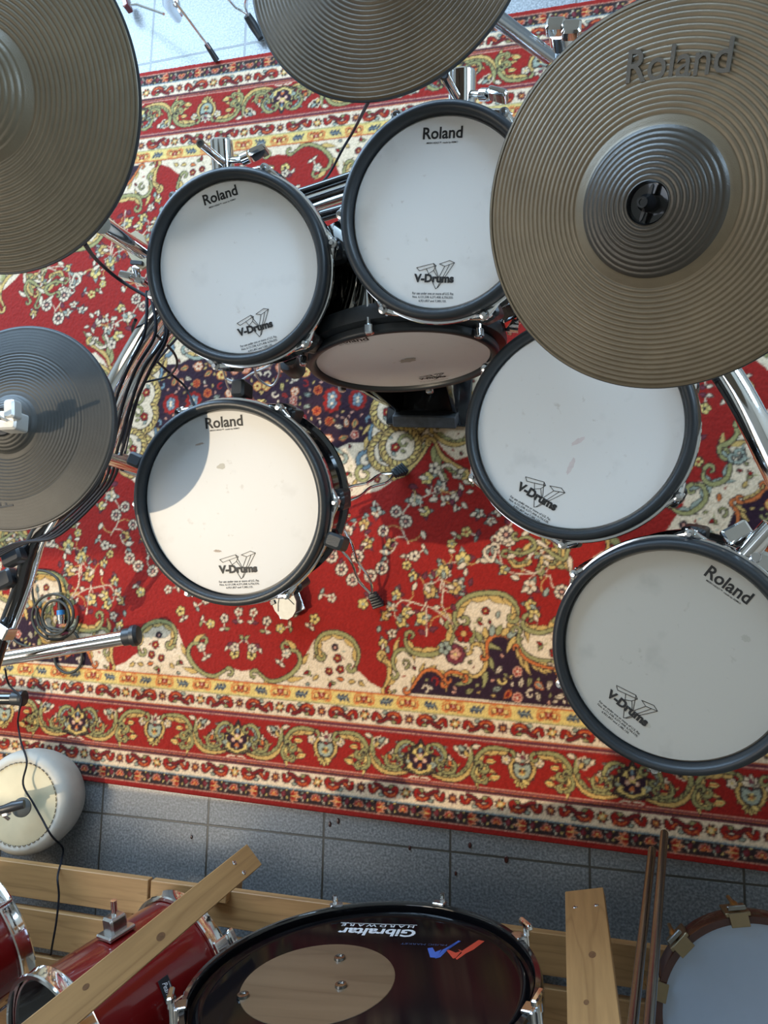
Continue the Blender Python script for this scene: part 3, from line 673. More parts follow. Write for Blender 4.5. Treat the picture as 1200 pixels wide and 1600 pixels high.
me.polygons.add(len(quads)); me.polygons.foreach_set('loop_start', np.arange(0, quads.size, 4, dtype=np.int32)); me.polygons.foreach_set('loop_total', np.full(len(quads), 4, np.int32))
me.update(calc_edges=True)
ca_ = me.color_attributes.new('wool', 'FLOAT_COLOR', 'POINT')
cc_ = np.ones((len(co), 4), np.float32); cc_[:nu * nvn, :3] = np.clip(C_, 0, 1).reshape(-1, 3); cc_[nu * nvn:, :3] = PAL['red']
ca_.data.foreach_set('color', cc_.ravel())
me.polygons.foreach_set('use_smooth', np.ones(len(quads), bool))
m = bpy.data.materials.new('knotted_wool'); m.use_nodes = True; nt = m.node_tree; p = nt.nodes['Principled BSDF']
at = nn(nt, 'ShaderNodeAttribute', attribute_name='wool'); nt.links.new(at.outputs['Color'], p.inputs['Base Color'])
p.inputs['Roughness'].default_value = .85; p.inputs['Sheen Weight'].default_value = .10; p.inputs['Sheen Roughness'].default_value = .5; p.inputs['Specular IOR Level'].default_value = .14
me.materials.append(m)
rug = bpy.data.objects.new('rug', me); COL.objects.link(rug)
tag(rug, 'red and cream floral patterned rug spread on grey floor tiles', 'rug')

M_ALU = mat('cast_aluminium', (.72, .71, .68), .38, .55)
# ------------------------------------------------------------------ lettering
def text_verts(body, width=None, height=None, bold=0.0, shear=0.0, xs=1.0):
    cu = bpy.data.curves.new('lettering', 'FONT'); cu.body = body; cu.size = 1.0; cu.offset = bold; cu.shear = shear; cu.space_character = xs; cu.resolution_u = 3
    o = bpy.data.objects.new('lettering', cu); COL.objects.link(o)
    dg = bpy.context.evaluated_depsgraph_get(); me = o.evaluated_get(dg).to_mesh()
    vs = np.array([v.co[:] for v in me.vertices]); fs = [tuple(p.vertices) for p in me.polygons]
    o.to_mesh_clear(); bpy.data.objects.remove(o); bpy.data.curves.remove(cu)
    mn, mx = vs.min(0), vs.max(0); sx = (width / (mx[0] - mn[0])) if width else None; sy = (height / (mx[1] - mn[1])) if height else None
    sx = sx or sy; sy = sy or sx
    vs = (vs - (mn + mx) / 2) * [sx, sy, 0]
    return vs, fs
def put_text(mb, body, cx, cy, ang, z, width, height=None, M=None, thick=.00025, **k):
    vs, fs = text_verts(body, width, height, **k); ca, sa = math.cos(ang), math.sin(ang); M = M or Matrix.Identity(4)
    P = [(cx + ca * x - sa * y, cy + sa * x + ca * y) for x, y, _ in vs]; n = len(P)
    top = [M @ Vector((x, y, z + thick)) for x, y in P]; mb.add(top, fs)
    if thick > .0008:      # raised letters: give them sides
        ed = {}
        for f in fs:
            for i in range(len(f)):
                e = (f[i], f[(i + 1) % len(f)]); ed[tuple(sorted(e))] = ed.get(tuple(sorted(e)), []) + [e]
        E_ = [v[0] for v in ed.values() if len(v) == 1]
        base = len(mb.v) - n
        lowv = [M @ Vector((x, y, z)) for x, y in P]; b0 = len(mb.v); mb.add(lowv, [])
        mb.f += [(base + a, base + b, b0 + b, b0 + a) for a, b in E_]
def vlogo(mb, cx, cy, ang, z, w, M):
    """outline of two folded letter Vs with the word across"""
    R_ = Matrix.Translation((cx, cy, 0)) @ Matrix.Rotation(ang, 4, 'Z') @ Matrix.Diagonal((w, w, 1, 1)); R_ = M @ R_
    h = .012
    for L_ in ([(-.44, .24), (-.03, .34), (.04, .29), (-.37, .17), (-.44, .24)], [(.12, .33), (.36, .41), (.48, .36), (.25, .28), (.12, .33)],
               [(.04, .29), (-.02, .18), (.10, .02)], [(-.20, .22), (.06, -.24), (.12, -.20), (.48, .36)], [(-.03, .34), (.12, .02), (.25, .28)], [(.36, .31), (.09, -.22)], [(-.02, .18), (-.14, .10)]): mb.line(L_, h, z, R_)
    put_text(mb, 'V-Drums', cx - math.sin(ang) * w * .045 * 0, cy, ang, z + .0003, w * .98, w * .20, M, bold=.05)

# ------------------------------------------------------------------ mesh-head pads
def pad(name, label, c, n, R, rol, vdr, lug_px, shell_h=.078, group=None, head_seed=1, tone=(.74, .74, .73), roland=True, nl=6, dirt=.5, lugsel=None):
    c = Vector(c); n = Vector(n).normalized()
    a = WP(*rol, n, c); b = WP(*vdr, n, c); ey = (a - b); ey = (ey - n * n.dot(ey)).normalized(); ex = ey.cross(n)
    M = mat4(c, ex, ey, n); Mi = M.inverted()
    t = thing(name, M, label, 'drum pad', group)
    hz = -.007
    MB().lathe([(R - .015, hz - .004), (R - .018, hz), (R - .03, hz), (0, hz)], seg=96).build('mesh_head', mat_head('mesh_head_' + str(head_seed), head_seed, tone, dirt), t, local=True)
    prof = [(R - .0150, -.016)] + [(R - .0078 + .0078 * math.cos(q) * (1 if math.cos(q) > 0 else .92), .0015 + .0085 * math.sin(q)) for q in np.linspace(math.pi, 0, 12)] + [(R, -.012), (R - .003, -.0155)]
    MB().lathe(prof, seg=96, closed=True).build('rim_cover', M_RUB, t, local=True)
    MB().lathe([(R - .004, -.0155), (R + .0035, -.0165), (R + .0045, -.0205), (R + .001, -.026), (R - .002, -.036), (R - .001, -.040), (R - .008, -.041), (R - .009, -.018)], seg=96, closed=True).build('hoop', M_CHR, t, local=True)
    sh = MB().lathe([(R - .012, -.038), (R - .012, -.045), (R - .004, -.047), (R - .003, -.052), (R - .010, -.055), (R - .011, -.038 - shell_h + .012), (R - .004, -.038 - shell_h + .008), (R - .004, -.038 - shell_h), (R - .02, -.038 - shell_h - .004), (0, -.038 - shell_h - .004)], seg=96).build('shell', M_BLKG, t, local=True)
    lp = Mi @ WP(*lug_px, n, c - n * .02); a0 = math.atan2(lp.y, lp.x)
    for k in range(nl):
        an = a0 + 2 * math.pi * k / nl; ca, sa = math.cos(an), math.sin(an); X = Vector((ca, sa, 0)); Z = Vector((0, 0, 1)); Yv = Vector((-sa, ca, 0))
        q = X * (R + .007)
        lg = MB().box(q + Vector((0, 0, -.072)) - X * .008, (.026, .034, .052), X, Z, .006).box(q + Vector((0, 0, -.060)) - X * .002, (.018, .020, .030), X, Z, .006)
        lo = lg.build('lug', M_PLA, t, local=True)
        er = MB().box(q + Vector((0, 0, -.022)) - X * .004, (.020, .018, .005), X, Z, .002)
        er.tube([q - Yv * .026 - X * .009 + Vector((0, 0, -.022)), q - Yv * .012 - X * .004 + Vector((0, 0, -.021)), q + Vector((0, 0, -.021)), q + Yv * .012 - X * .004 + Vector((0, 0, -.021)), q + Yv * .026 - X * .009 + Vector((0, 0, -.022))], [.003, .0055, .008, .0055, .003], 10)
        er.build('hoop_ear', M_CHR, t, local=True)
        bo = MB().lathe([(0, .010), (.003, .010), (.0035, .004), (.0068, .003), (.0068, -.002), (.0040, -.004), (.0040, -.034), (0, -.034)], Matrix.Translation(q + Vector((0, 0, -.016))), 16)
        bo.build('tension_bolt', M_CHRB, t, local=True)
    z = hz + .0002
    pr = MB(); A = Mi @ a; B = Mi @ b
    I = Matrix.Identity(4)
    if roland:
        put_text(pr, 'Roland', A.x, A.y, 0, z, .058 * R / .15, .0160 * R / .15, I, bold=.022)
        put_text(pr, 'MESH HEAD\u2122  made by REMO', A.x, A.y - .0125, 0, z, .046 * R / .15, .0032, I, bold=.012, shear=.15)
    if roland: pr.build('maker_print', M_INK, t, local=True, smooth=False); pr = MB()
    vlogo(pr, B.x, B.y, 0, z, .062 * R / .15, I)
    for i, (tx, wd) in enumerate((('For use under one or more of U.S. Pat.', .054), ('Nos. 6,121,538; 6,271,458; 6,756,535;', .053), ('6,921,857 and 7,385,135.', .036))):
        put_text(pr, tx, B.x, B.y - .0205 - i * .0052, 0, z, wd * 1.18 * R / .15, .0036, I, bold=.012)
    pr.build('logo_print', M_INK, t, local=True, smooth=False)
    return t, M

TOMS = 'mesh-head tom pads on the rack'
tom1, M1 = pad('tom_pad', 'small tom pad with white mesh head on the rack beside the cable bundle', (.6898, 1.0456, .7381), (.0766, -.2899, .954), .1425, (341, 303), (396, 512), (519, 382), group=TOMS, head_seed=1)
tom2, M2 = pad('tom_pad', 'small tom pad with white mesh head directly above the upright kick pad', (1.0013, 1.0832, .7561), (-.0617, -.2986, .9524), .1425, (690, 205), (676, 434), (598, 488), group=TOMS, head_seed=2)
ftom, M3 = pad('tom_pad', 'large tom pad half covered by the big bronze cymbal, faint pink smear on its head', (1.179, .8141, .5964), (-.1541, -.0943, .9835), .1675, (965, 560), (838, 775), (1058, 775), group=TOMS, head_seed=3, roland=True, shell_h=.12, dirt=.7)
tom4, M4 = pad('tom_pad', 'large greyish tom pad nearest the bare tiled floor, shaded, beside the rug border', (1.3033, .4835, .5771), (-.28, -.20, .93), .1675, (1138, 915), (979, 1108), (1078, 838), group=TOMS, head_seed=4, shell_h=.12, tone=(.47, .45, .405), dirt=.8)  # head tone darkened and warmed: this pad's shade is put into its colour
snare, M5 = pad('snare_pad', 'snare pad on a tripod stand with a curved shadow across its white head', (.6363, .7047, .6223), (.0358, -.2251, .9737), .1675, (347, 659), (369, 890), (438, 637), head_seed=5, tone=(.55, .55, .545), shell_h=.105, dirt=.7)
snare['category'] = 'drum pad'
# smears on two heads
def smear(parent, M, px, py, rx, ry, ang, m, name='stain'):
    n = Vector((M[0][2], M[1][2], M[2][2])); c = Vector((M[0][3], M[1][3], M[2][3])); p = M.inverted() @ WP(px, py, n, c - n * .007)
    pts = []; r_ = random.Random(int(px * 7))
    for k in range(20):
        a = 2 * math.pi * k / 20; f = r_.uniform(.7, 1.15); x, y = rx * math.cos(a) * f, ry * math.sin(a) * f
        pts.append((p.x + x * math.cos(ang) - y * math.sin(ang), p.y + x * math.sin(ang) + y * math.cos(ang)))
    MB().prism(pts, .0001, Matrix.Translation((0, 0, -.00695))).build(name, m, parent, local=True, smooth=False)
M_PNK = mat('pink_smear', (.66, .59, .585), .5, var=.12, vscale=120); M_BRN = mat('brown_smear', (.36, .29, .24), .6, var=.4, vscale=300); M_TAN = mat('tan_smear', (.40, .38, .33), .5, var=.1, vscale=200)
smear(snare, M5, 312, 694, .009, .0018, .15, M_BRN); smear(snare, M5, 340, 861, .008, .0022, -.1, M_BRN); smear(snare, M5, 346, 729, .008, .005, 0, M_TAN)
smear(ftom, M3, 892, 728, .004, .013, .15, M_PNK); smear(ftom, M3, 902, 690, .004, .012, -.5, M_PNK)
smear(tom4, M4, 1165, 998, .006, .005, 0, M_TAN); smear(tom4, M4, 1012, 1133, .005, .004, 0, M_TAN)

# ------------------------------------------------------------------ upright kick pad
kc = Vector((.893, .961, .496)); kn = Vector((.058, -.998, -.02)).normalized()
kx = Vector((0, 0, 1)).cross(kn) * -1; kx = Vector((1, 0, 0)); kx = (kx - kn * kn.dot(kx)).normalized(); kz = kn; ky = kz.cross(kx)
if ky.z < 0: kx, ky = -kx, -ky
KM = mat4(kc, kx, ky, kz)
kick = thing('kick_pad', KM, 'upright kick drum pad on a tower base, white head facing the drummer', 'drum pad')
R = .166
MB().lathe([(R - .013, -.012), (R - .016, -.008), (0, -.008)], seg=96).build('mesh_head', mat_head('mesh_head_kick', 6), kick, local=True)
MB().lathe([(R - .014, -.014)] + [(R - .007 + .007 * math.cos(q), -.005 + .0055 * math.sin(q)) for q in np.linspace(math.pi, 0, 10)] + [(R, -.013)], seg=96, closed=True).build('rim_cover', M_RUB, kick, local=True)
MB().lathe([(R - .002, -.014), (R + .012, -.018), (R + .014, -.030), (R + .012, -.042), (R - .004, -.044), (R - .006, -.016)], seg=96, closed=True).build('hoop', M_RUB, kick, local=True)
MB().lathe([(R - .008, -.040), (R - .004, -.05), (R - .004, -.20), (R - .02, -.21), (0, -.212)], seg=72).build('shell', mat('black_chrome', (.25, .24, .22), .06, 1.0), kick, local=True)
for k in range(6):
    a = math.radians(90 + 60 * k + 4); X = Vector((math.cos(a), math.sin(a), 0))
    MB().tube([X * (R + .009) + Vector((0, 0, .004)), X * (R + .009) + Vector((0, 0, -.13))], .0038, 10).box(X * (R + .008) + Vector((0, 0, -.004)), (.012, .014, .016), X, (0, 0, 1), .003).build('tension_bolt', M_CHRB, kick, local=True)
    MB().box(X * (R + .004) + Vector((0, 0, -.135)), (.022, .024, .05), X, (0, 0, 1), .006).build('lug', M_CHR, kick, local=True)
pr = MB(); I4 = Matrix.Identity(4)
put_text(pr, 'Roland', -.055, .128, 0, -.0078, .056, .016, I4, bold=.022); put_text(pr, 'MESH HEAD\u2122  made by REMO', -.055, .1155, 0, -.0078, .048, .003, I4, bold=.01)
pr.build('maker_print', M_INK, kick, local=True, smooth=False); pr = MB()
vlogo(pr, .03, -.112, 0, -.0078, .052, I4)
put_text(pr, 'For use under one or more of U.S. Pat.', .03, -.130, 0, -.0078, .054, .003, I4, bold=.01)
pr.build('logo_print', M_INK, kick, local=True, smooth=False)
smear(kick, KM, 637, 563, .016, .010, .2, M_TAN)
# tower: splayed box open to the front, on the rug
b0, b1 = W(612, 652, .012), W(728, 655, .012)
bx = (b0 + b1) / 2; xw = (b1 - b0).normalized(); yw = Vector((-xw.y, xw.x, 0)); wd = (b1 - b0).length
tw = MB()
tw.box(bx + yw * .10 + Vector((0, 0, .006)), (wd + .02, .24, .014), xw, (0, 0, 1), .004)
for s in (-1, 1): tw.box(bx + xw * s * (wd / 2 - .008) + yw * .05 + Vector((0, 0, .17)), (.012, .09, .33), xw, (Vector((0, 0, 1)) + xw * s * .10).normalized(), .003)
tw.box(bx + yw * .09 + Vector((0, 0, .17)), (wd - .02, .012, .33), xw, (0, 0, 1), 0)
tw.build('tower', M_BLKG, kick)
MB().box(bx - xw * (wd / 2 + .012) + yw * .05 + Vector((0, 0, .16)), (.010, .085, .31), xw, (Vector((0, 0, 1)) - xw * .24).normalized(), .002).build('side_plate', M_CHR, kick)
MB().box(bx + yw * -.01 + Vector((0, 0, .03)), (wd - .03, .03, .04), xw, (Vector((0, 0, 1)) - yw * .7).normalized(), .004).build('footplate', mat('scuffed_black', (.05, .055, .06), .5, var=.9, vscale=60), kick)
for s in (-1, 1): MB().tube([bx + xw * s * .09 + yw * .22 + Vector((0, 0, .016)), bx + xw * s * .16 + yw * .40 + Vector((0, 0, .018))], .008, 12).build('spur', M_CHR, kick)

# ------------------------------------------------------------------ cymbal pads
def cymbal(name, label, c, n, R, col, pitch, bell, xdir_px=None, groove=.0009, rough=.42, smooth_from=None, spread=.18, seed=0, cat='cymbal pad', bellcol=None):
    c = Vector(c); n = Vector(n).normalized()
    if xdir_px: xd = WP(*xdir_px[1], n, c) - WP(*xdir_px[0], n, c)
    else: xd = Vector((1, 0, 0))
    x, y, z = frame(n, xd); M = mat4(c, x, y, z)
    t = thing(name, M, label, cat)
    hb = .020 if bell < .06 else .026; bow = .016
    def h(r):
        f = max(0, (r - bell) / (R - bell)); base = bow * (1 - f ** 1.25)
        if r < bell: base = bow + hb * math.cos(min(1, r / bell) * math.pi / 2) ** .75
        return base
    prof = []; r = .021; 
    while r < R - .004:
        g = groove if not (smooth_from and r > smooth_from) else groove * .12
        if r > bell * 1.04 or r < bell * .92:
            for f, k in ((0, 0), (.18, -1), (.36, -1), (.55, .0), (.8, .25)): prof.append((r + f * pitch, h(r + f * pitch) + k * g))
        else: prof.append((r, h(r)))
        r += pitch
    prof += [(R - .003, h(R - .003) + .0005), (R - .0008, h(R) - .0008), (R, h(R) - .0025), (R - .0008, h(R) - .0045), (R - .006, h(R) - .005), (R * .6, h(R * .6) - .006), (bell, h(bell) - .007), (bell * .6, h(bell * .6) - .007), (.021, h(.021) - .008)]
    if bellcol:
        bp_ = [q for q in prof if q[0] <= bell * 1.001 and q[1] > h(q[0]) - .003]; bp_ = [(a_, b_ + .0006) for a_, b_ in bp_] + [(bell + .001, h(bell) - .001)]
        MB().lathe(bp_, seg=120).build('bell', mat_cymbal(name + '_bell', bellcol, .33, .1, 9), t, local=True, angle=60)
    MB().lathe(prof, seg=160, closed=True).build('cymbal_body', mat_cymbal(name + '_rubber_' + str(seed), col, rough, spread, seed), t, local=True, angle=60)
    MB().lathe([(R - .0015, h(R) - .0005), (R + .0006, h(R) - .001), (R + .001, h(R) - .0028), (R + .0002, h(R) - .005), (R - .004, h(R) - .0056), (R - .004, h(R) - .0050)], seg=160, closed=True).build('edge_bead', M_RUB, t, local=True)
    return t, M, h
def stopper(t, h, wing=True):
    hh = h(.021)
    MB().lathe([(.0215, hh - .001), (.0195, hh - .003), (.0190, hh - .010), (.009, hh - .011), (0, hh - .011)], seg=40).build('bell_cup', M_BLKG, t, local=True)
    MB().lathe([(.0, hh + .019), (.0030, hh + .019), (.0032, hh + .021), (.0052, hh + .021), (.0058, hh + .010), (.0085, hh + .006), (.0095, hh - .010), (0, hh - .010)], seg=24).build('stand_bolt', M_BLKG, t, local=True)
    if wing:
        w = MB()
        for s in (-1, 1): w.prism([(s * .004, -.0022), (s * .016, -.0012), (s * .018, 0), (s * .016, .0012), (s * .004, .0022)] if s > 0 else [(s * .004, .0022), (s * .016, .0012), (s * .018, 0), (s * .016, -.0012), (s * .004, -.0022)], .006, Matrix.Translation((0, 0, hh - .001)) @ Matrix.Rotation(math.radians(80), 4, 'Z'))
        w.build('wing_nut', M_PLA, t, local=True)
ride, MR, hr = cymbal('cymbal_pad', 'large bronze-brown cymbal pad with embossed lettering over the half-hidden tom', (1.2651, .9765, .905), (-.3298, -.3969, .8566), .194, (.175, .137, .088), .0056, .076, ((990, 100), (1130, 92)), seed=1, bellcol=(.060, .052, .042))
stopper(ride, hr)
rb = MB(); cen = MR.inverted() @ WP(1063, 99, Vector((MR[0][2], MR[1][2], MR[2][2])), Vector((MR[0][3], MR[1][3], MR[2][3])))
xr = math.hypot(cen.x, cen.y); put_text(rb, 'Roland', cen.x, cen.y, 0.06, hr(xr) - .0012, .098, .030, None, thick=.0030, bold=.006)
rb.build('raised_lettering', mat('grey_brown_rubber', (.115, .105, .090), .4, bump=.3, bscale=800), ride, local=True, smooth=False)
crT, MT, hT = cymbal('cymbal_pad', 'scratched brown cymbal pad hanging over the far edge of the rug', (.9684, 1.3212, .9453), (-.0988, -.1871, .9774), .178, (.115, .082, .048), .0050, .060, seed=2, spread=.3)
stopper(crT, hT)
crL, ML, hL = cymbal('cymbal_pad', 'olive-brown cymbal pad above the black hi-hat pad, beside the bare far tiles', (.5724, 1.0775, 1.0986), (.088, -.3555, .9305), .178, (.150, .122, .080), .0054, .066, seed=3)
stopper(crL, hL)
hat, MH, hh_ = cymbal('hi_hat_pad', 'charcoal hi-hat pad with chrome clutch and worn grooves near its bell', (.3836, .7983, .8076), (.0943, -.0145, .9954), .154, (.034, .034, .031), .0048, .044, groove=.0005, rough=.52, smooth_from=.108, spread=.28, seed=4, cat='hi-hat pad', xdir_px=((0, 660), (100, 660)))
q = Vector((0, 0, 0)); H0 = hh_(.021)
MB().lathe([(.021, H0 - .002), (.019, H0 + .001), (.0, H0 + .001)], seg=32).build('bell_cup', M_PLA, hat, local=True)
def hp(px, py, h_):
    n_ = Vector((MH[0][2], MH[1][2], MH[2][2])); return MH.inverted() @ WP(px, py, n_, MH @ Vector((0, 0, h_)))
k1, k2 = hp(20, 660, H0 + .024), hp(20, 641, H0 + .042)
MB().box(k1, (.030, .026, .030), (1, .03, 0), (0, 0, 1), .004).box(k2, (.016, .026, .020), (1, .12, 0), (0, 0, 1), .004).build('clutch', M_ALU, hat, local=True)
MB().tube([(k1.x, k1.y, H0), (k1.x, k1.y, H0 + .13)], .0032, 12).build('pull_rod', M_CHR, hat, local=True)
MB().tube([k1, k1 - Vector((.04, .002, 0))], .007, 14).box(k1 - Vector((.05, .002, 0)), (.02, .010, .024), (1, 0, 0), (0, 0, 1), .003).build('wing_screw', M_ALU, hat, local=True)
MB().lathe([(R_, z_) for R_, z_ in ((.150, -.012), (.151, -.016), (.06, -.020), (.04, -.030), (.02, -.032), (0, -.032))], seg=96).build('lower_cymbal', M_RUB, hat, local=True)
st_c = MH @ Vector((-.014, 0, -.034)); st_b = Vector((st_c.x, st_c.y, .01))
MB().tube([st_c, (st_c.x, st_c.y, .05)], .012, 16).build('stand_tube', M_CHR, hat)
for k in range(3):
    a = math.radians(100 + 120 * k); X = Vector((math.cos(a), math.sin(a), 0))
    MB().tube([st_b + X * .02 + Vector((0, 0, .30)), st_b + X * .20 + Vector((0, 0, .012))], .007, 12).build('leg', M_CHR, hat)
# shaded mark pressed in the hi-hat rim: an embossed cipher
eb = MB(); rl = MH.inverted() @ WP(14, 785, Vector((MH[0][2], MH[1][2], MH[2][2])), Vector((MH[0][3], MH[1][3], MH[2][3])))
put_text(eb, 'R', rl.x, rl.y, 1.75, hh_(.12) + .0002, .016, .022, None, thick=.0009); eb.build('raised_lettering', M_RUB, hat, local=True, smooth=False)

# ------------------------------------------------------------------ tubular rack
rack = thing('drum_rack', W(470, 330, .50), 'curved chrome tube drum rack with black clamps carrying the pads', 'drum rack')
def P(px, py, z): return W(px, py, z)
tr = .0185
MB().tube([P(128, 735, .40), P(160, 640, .46), P(202, 560, .52), P(252, 482, .56), P(300, 420, .58)], tr, 28, smooth=6).build('left_tube', M_CHR, rack)
MB().tube([P(150, 760, .36), P(186, 650, .42), P(222, 575, .47), P(270, 505, .51)], .015, 24, smooth=6).build('copper_lit_tube', M_CHR, rack)
MB().tube([P(300, 420, .58), P(400, 345, .55), P(480, 316, .53), P(560, 290, .53), P(640, 272, .54), P(760, 290, .55)], tr, 28, smooth=6).build('middle_tube', M_CHR, rack)
MB().tube([P(420, 356, .49), P(500, 338, .47), P(600, 308, .47)], .011, 20, smooth=4).build('lower_tube', M_BLKG, rack)
MB().tube([P(400, 322, .585), P(480, 298, .575), P(570, 268, .575)], .008, 20, smooth=4).build('upper_rod', M_BLKG, rack)
MB().tube([P(760, 290, .55), P(900, 360, .56), P(1040, 470, .56), P(1140, 592, .56), P(1215, 735, .55), P(1290, 900, .54)], .021, 32, smooth=6).build('right_tube', M_CHR, rack)
MB().tube([P(1290, 900, .54), P(1330, 960, .3), P(1350, 980, .02)], .021, 24, smooth=4).build('right_leg', M_CHR, rack)
for (x, y, z) in ((292, 428, .575), (640, 272, .54), (770, 296, .55), (1060, 490, .56)):
    MB().box(P(x, y, z), (.055, .05, .052), (1, -.5, 0), (0, 0, 1), .010).build('rack_clamp', M_PLA, rack)
MB().lathe([(0, .03), (.018, .028), (.022, .02), (.022, -.02), (.018, -.03), (0, -.03)], Matrix.Translation(P(457, 572, .30)), 24).build('clamp_knob', M_PLA, rack)
MB().tube([P(452, 560, .56), P(458, 575, .05)], .012, 14).build('middle_leg', M_BLKG, rack)
# front left leg assembly: dark upright and a chrome foot with a rubber cap
MB().tube([P(150, 760, .36), P(62, 830, .36), P(30, 925, .30), P(2, 1000, .27), P(-14, 1050, .25)], .0175, 24, smooth=4).build('left_leg', M_BLKG, rack)
MB().tube([P(135, 752, .385), P(74, 832, .375), P(44, 925, .32), P(14, 1002, .28)], .006, 16, smooth=4).build('leg_edge_rod', M_CHR, rack)
MB().box(P(22, 870, .37), (.035, .05, .03), (1, -2.2, 0), (0, 0, 1), .008).box(P(10, 905, .33), (.04, .045, .03), (1, -2.2, 0), (0, 0, 1), .008).build('leg_clamp', M_PLA, rack)
MB().box(P(6, 985, .30), (.03, .045, .035), (1, 2.0, 0), (0, 0, 1), .004).build('leg_joint', M_CHRB, rack)
# two floor feet
ft = thing('floor_tube', P(100, 1018, .12), 'chrome floor tube with a round black rubber cap pointing across the rug', 'stand foot')
MB().tube([P(-30, 1035, .17), P(198, 996, .085)], .0185, 32).build('tube', mat('warm_chrome', (.80, .74, .68), .10, 1.0), ft)
d_ = (P(205, 994, .082) - P(-30, 1035, .17)).normalized()
cpM = mat4(P(205, 994, .082), *frame(d_))
MB().lathe([(.0195, -.020), (.0215, -.018), (.0215, .000), (.026, .002), (.027, .012), (.022, .020), (0, .023)], cpM, 32).build('rubber_cap', M_RUB, ft)
ft2 = thing('floor_tube', P(10, 1093, .05), 'short black rubber-capped foot at the edge of the picture above the skin drum', 'stand foot')
MB().tube([P(-40, 1092, .07), P(25, 1092, .05)], .0155, 24).build('tube', M_BLKG, ft2)
MB().lathe([(.0165, -.018), (.0185, -.016), (.0185, .004), (.0215, .006), (.020, .014), (0, .016)], mat4(P(30, 1091, .05), *frame(P(25, 1092, .05) - P(-40, 1092, .07))), 28).build('rubber_cap', M_RUB, ft2)

# ------------------------------------------------------------------ tom holders, boom arms
def holder(label, blk, size, rod0, rod1, rr, screw, tdir=(1, 0, 0)):
    b = P(*blk); t = thing('tom_holder', b, label, 'tom holder')
    MB().lathe([(0, size[2] / 2), (size[0] / 2 - .003, size[2] / 2), (size[0] / 2, size[2] / 2 - .003), (size[0] / 2, -size[2] / 2), (0, -size[2] / 2)], mat4(b, *frame((0.05, 1, .35))), 36).build('clamp_barrel', M_CHR, t)
    MB().tube([P(*rod1), P(*rod0)], rr, 20).build('l_rod', M_CHR, t)
    MB().lathe([(0, .0), (rr * .6, .0005), (rr * .6, -.004)], mat4(P(*rod0), *frame(P(*rod0) - P(*rod1))), 16).build('rod_bore', M_INK, t)
    s0, s1 = P(*screw[0]), P(*screw[1]); u = (s1 - s0).normalized()
    MB().tube([b, s0], .005, 12).tube([s0, s0 + u * .012], .009, 14).build('screw_shaft', M_CHR, t)
    MB().box(s1, (.030, .012, .022), u, (0, 0, 1), .004).build('wing_handle', M_CHR, t)
    return t
holder('chrome clamp and rod behind the small tom nearest the cable bundle', (348, 250, .70), (.036, 0, .06), (313, 224, .80), (346, 252, .72), .0062, ((378, 250, .71), (404, 238, .71)))
holder('chrome clamp and rod behind the tom above the kick pad', (722, 145, .68), (.042, 0, .06), (694, 118, .78), (712, 150, .72), .0065, ((752, 148, .70), (778, 148, .71)))
t = thing('cymbal_boom', P(200, 370, .66), 'chrome tilted tube ending in a slotted cream-lit clamp plate beside the first tom', 'cymbal arm')
MB().tube([P(158, 350, .90), P(222, 392, .72)], .0125, 28).build('tube', M_CHR, t)
pm = mat4(P(218, 392, .69), *frame((.1, -.1, 1), (.9, .5, 0)))
MB().prism([(-.010, -.032), (.010, -.032), (.017, -.020), (.019, .016), (.012, .030), (-.008, .031), (-.018, .018), (-.017, -.020)], .006, pm).build('clamp_plate', mat('nickel_plate', (.66, .58, .42), .35, .5), t)
MB().box(P(214, 411, .695), (.022, .006, .006), (1, -.2, 0), (0, 0, 1)).build('slot', M_INK, t)
MB().box(P(200, 432, .66), (.028, .012, .020), (1, -.3, 0), (0, 0, 1), .004).box(P(222, 440, .66), (.020, .012, .020), (1, -.3, 0), (0, 0, 1), .004).build('wing_handle', M_CHR, t)
MB().tube([P(212, 418, .68), P(216, 436, .66)], .006, 12).build('screw_shaft', M_CHR, t)
t = thing('cymbal_boom', P(830, 75, .80), 'bright chrome boom rod from the far cymbal pad into a big wing clamp', 'cymbal arm')
MB().tube([P(745, 5, .93), P(857, 88, .78)], .0095, 24).build('rod', M_CHRB, t)
MB().lathe([(.0, .0), (.020, .0), (.020, .034), (.017, .040), (.0, .040)], mat4(P(886, 104, .72), *frame((-.1, .3, 1))), 32).lathe([(0, 0), (.017, 0), (.017, .02), (0, .022)], mat4(P(880, 70, .76), *frame((-.1, .3, 1))), 32).build('clamp_barrel', M_CHR, t)
MB().box(P(868, 42, .80), (.024, .018, .018), (1, -.15, 0), (0, 0, 1), .004).box(P(893, 47, .80), (.024, .020, .018), (1, -.15, 0), (0, 0, 1), .004).build('wing_handle', M_CHR, t)
# stand under the far pad and pole under the big pad
t = thing('cymbal_stand', P(800, 500, .50), 'chrome clamp joint showing between the kick pad and the big cymbal pad', 'cymbal stand')
MB().tube([P(745, 500, .50), P(812, 508, .50)], .013, 20).build('cross_tube', M_CHR, t)
MB().tube([MR @ Vector((0, 0, 0)), P(806, 500, .50)], .010, 20).build('boom_rod', M_CHR, t)
MB().box(P(796, 492, .52), (.035, .028, .03), (1, .4, 0), (0, 0, 1), .005).build('clamp_block', M_CHR, t)
MB().tube([P(784, 470, .5), P(786, 530, .40)], .004, 12).tube([P(795, 476, .5), P(797, 520, .42)], .0055, 12).build('tension_rods', M_CHRB, t)
t = thing('tom_holder', P(1175, 850, .55), 'chrome clamp with a black-faced wing screw behind the shaded grey tom', 'tom holder')
MB().tube([P(1128, 858, .58), P(1212, 892, .56)], .009, 20).tube([P(1160, 872, .60), P(1206, 822, .62)], .0135, 24).build('arm', M_CHR, t)
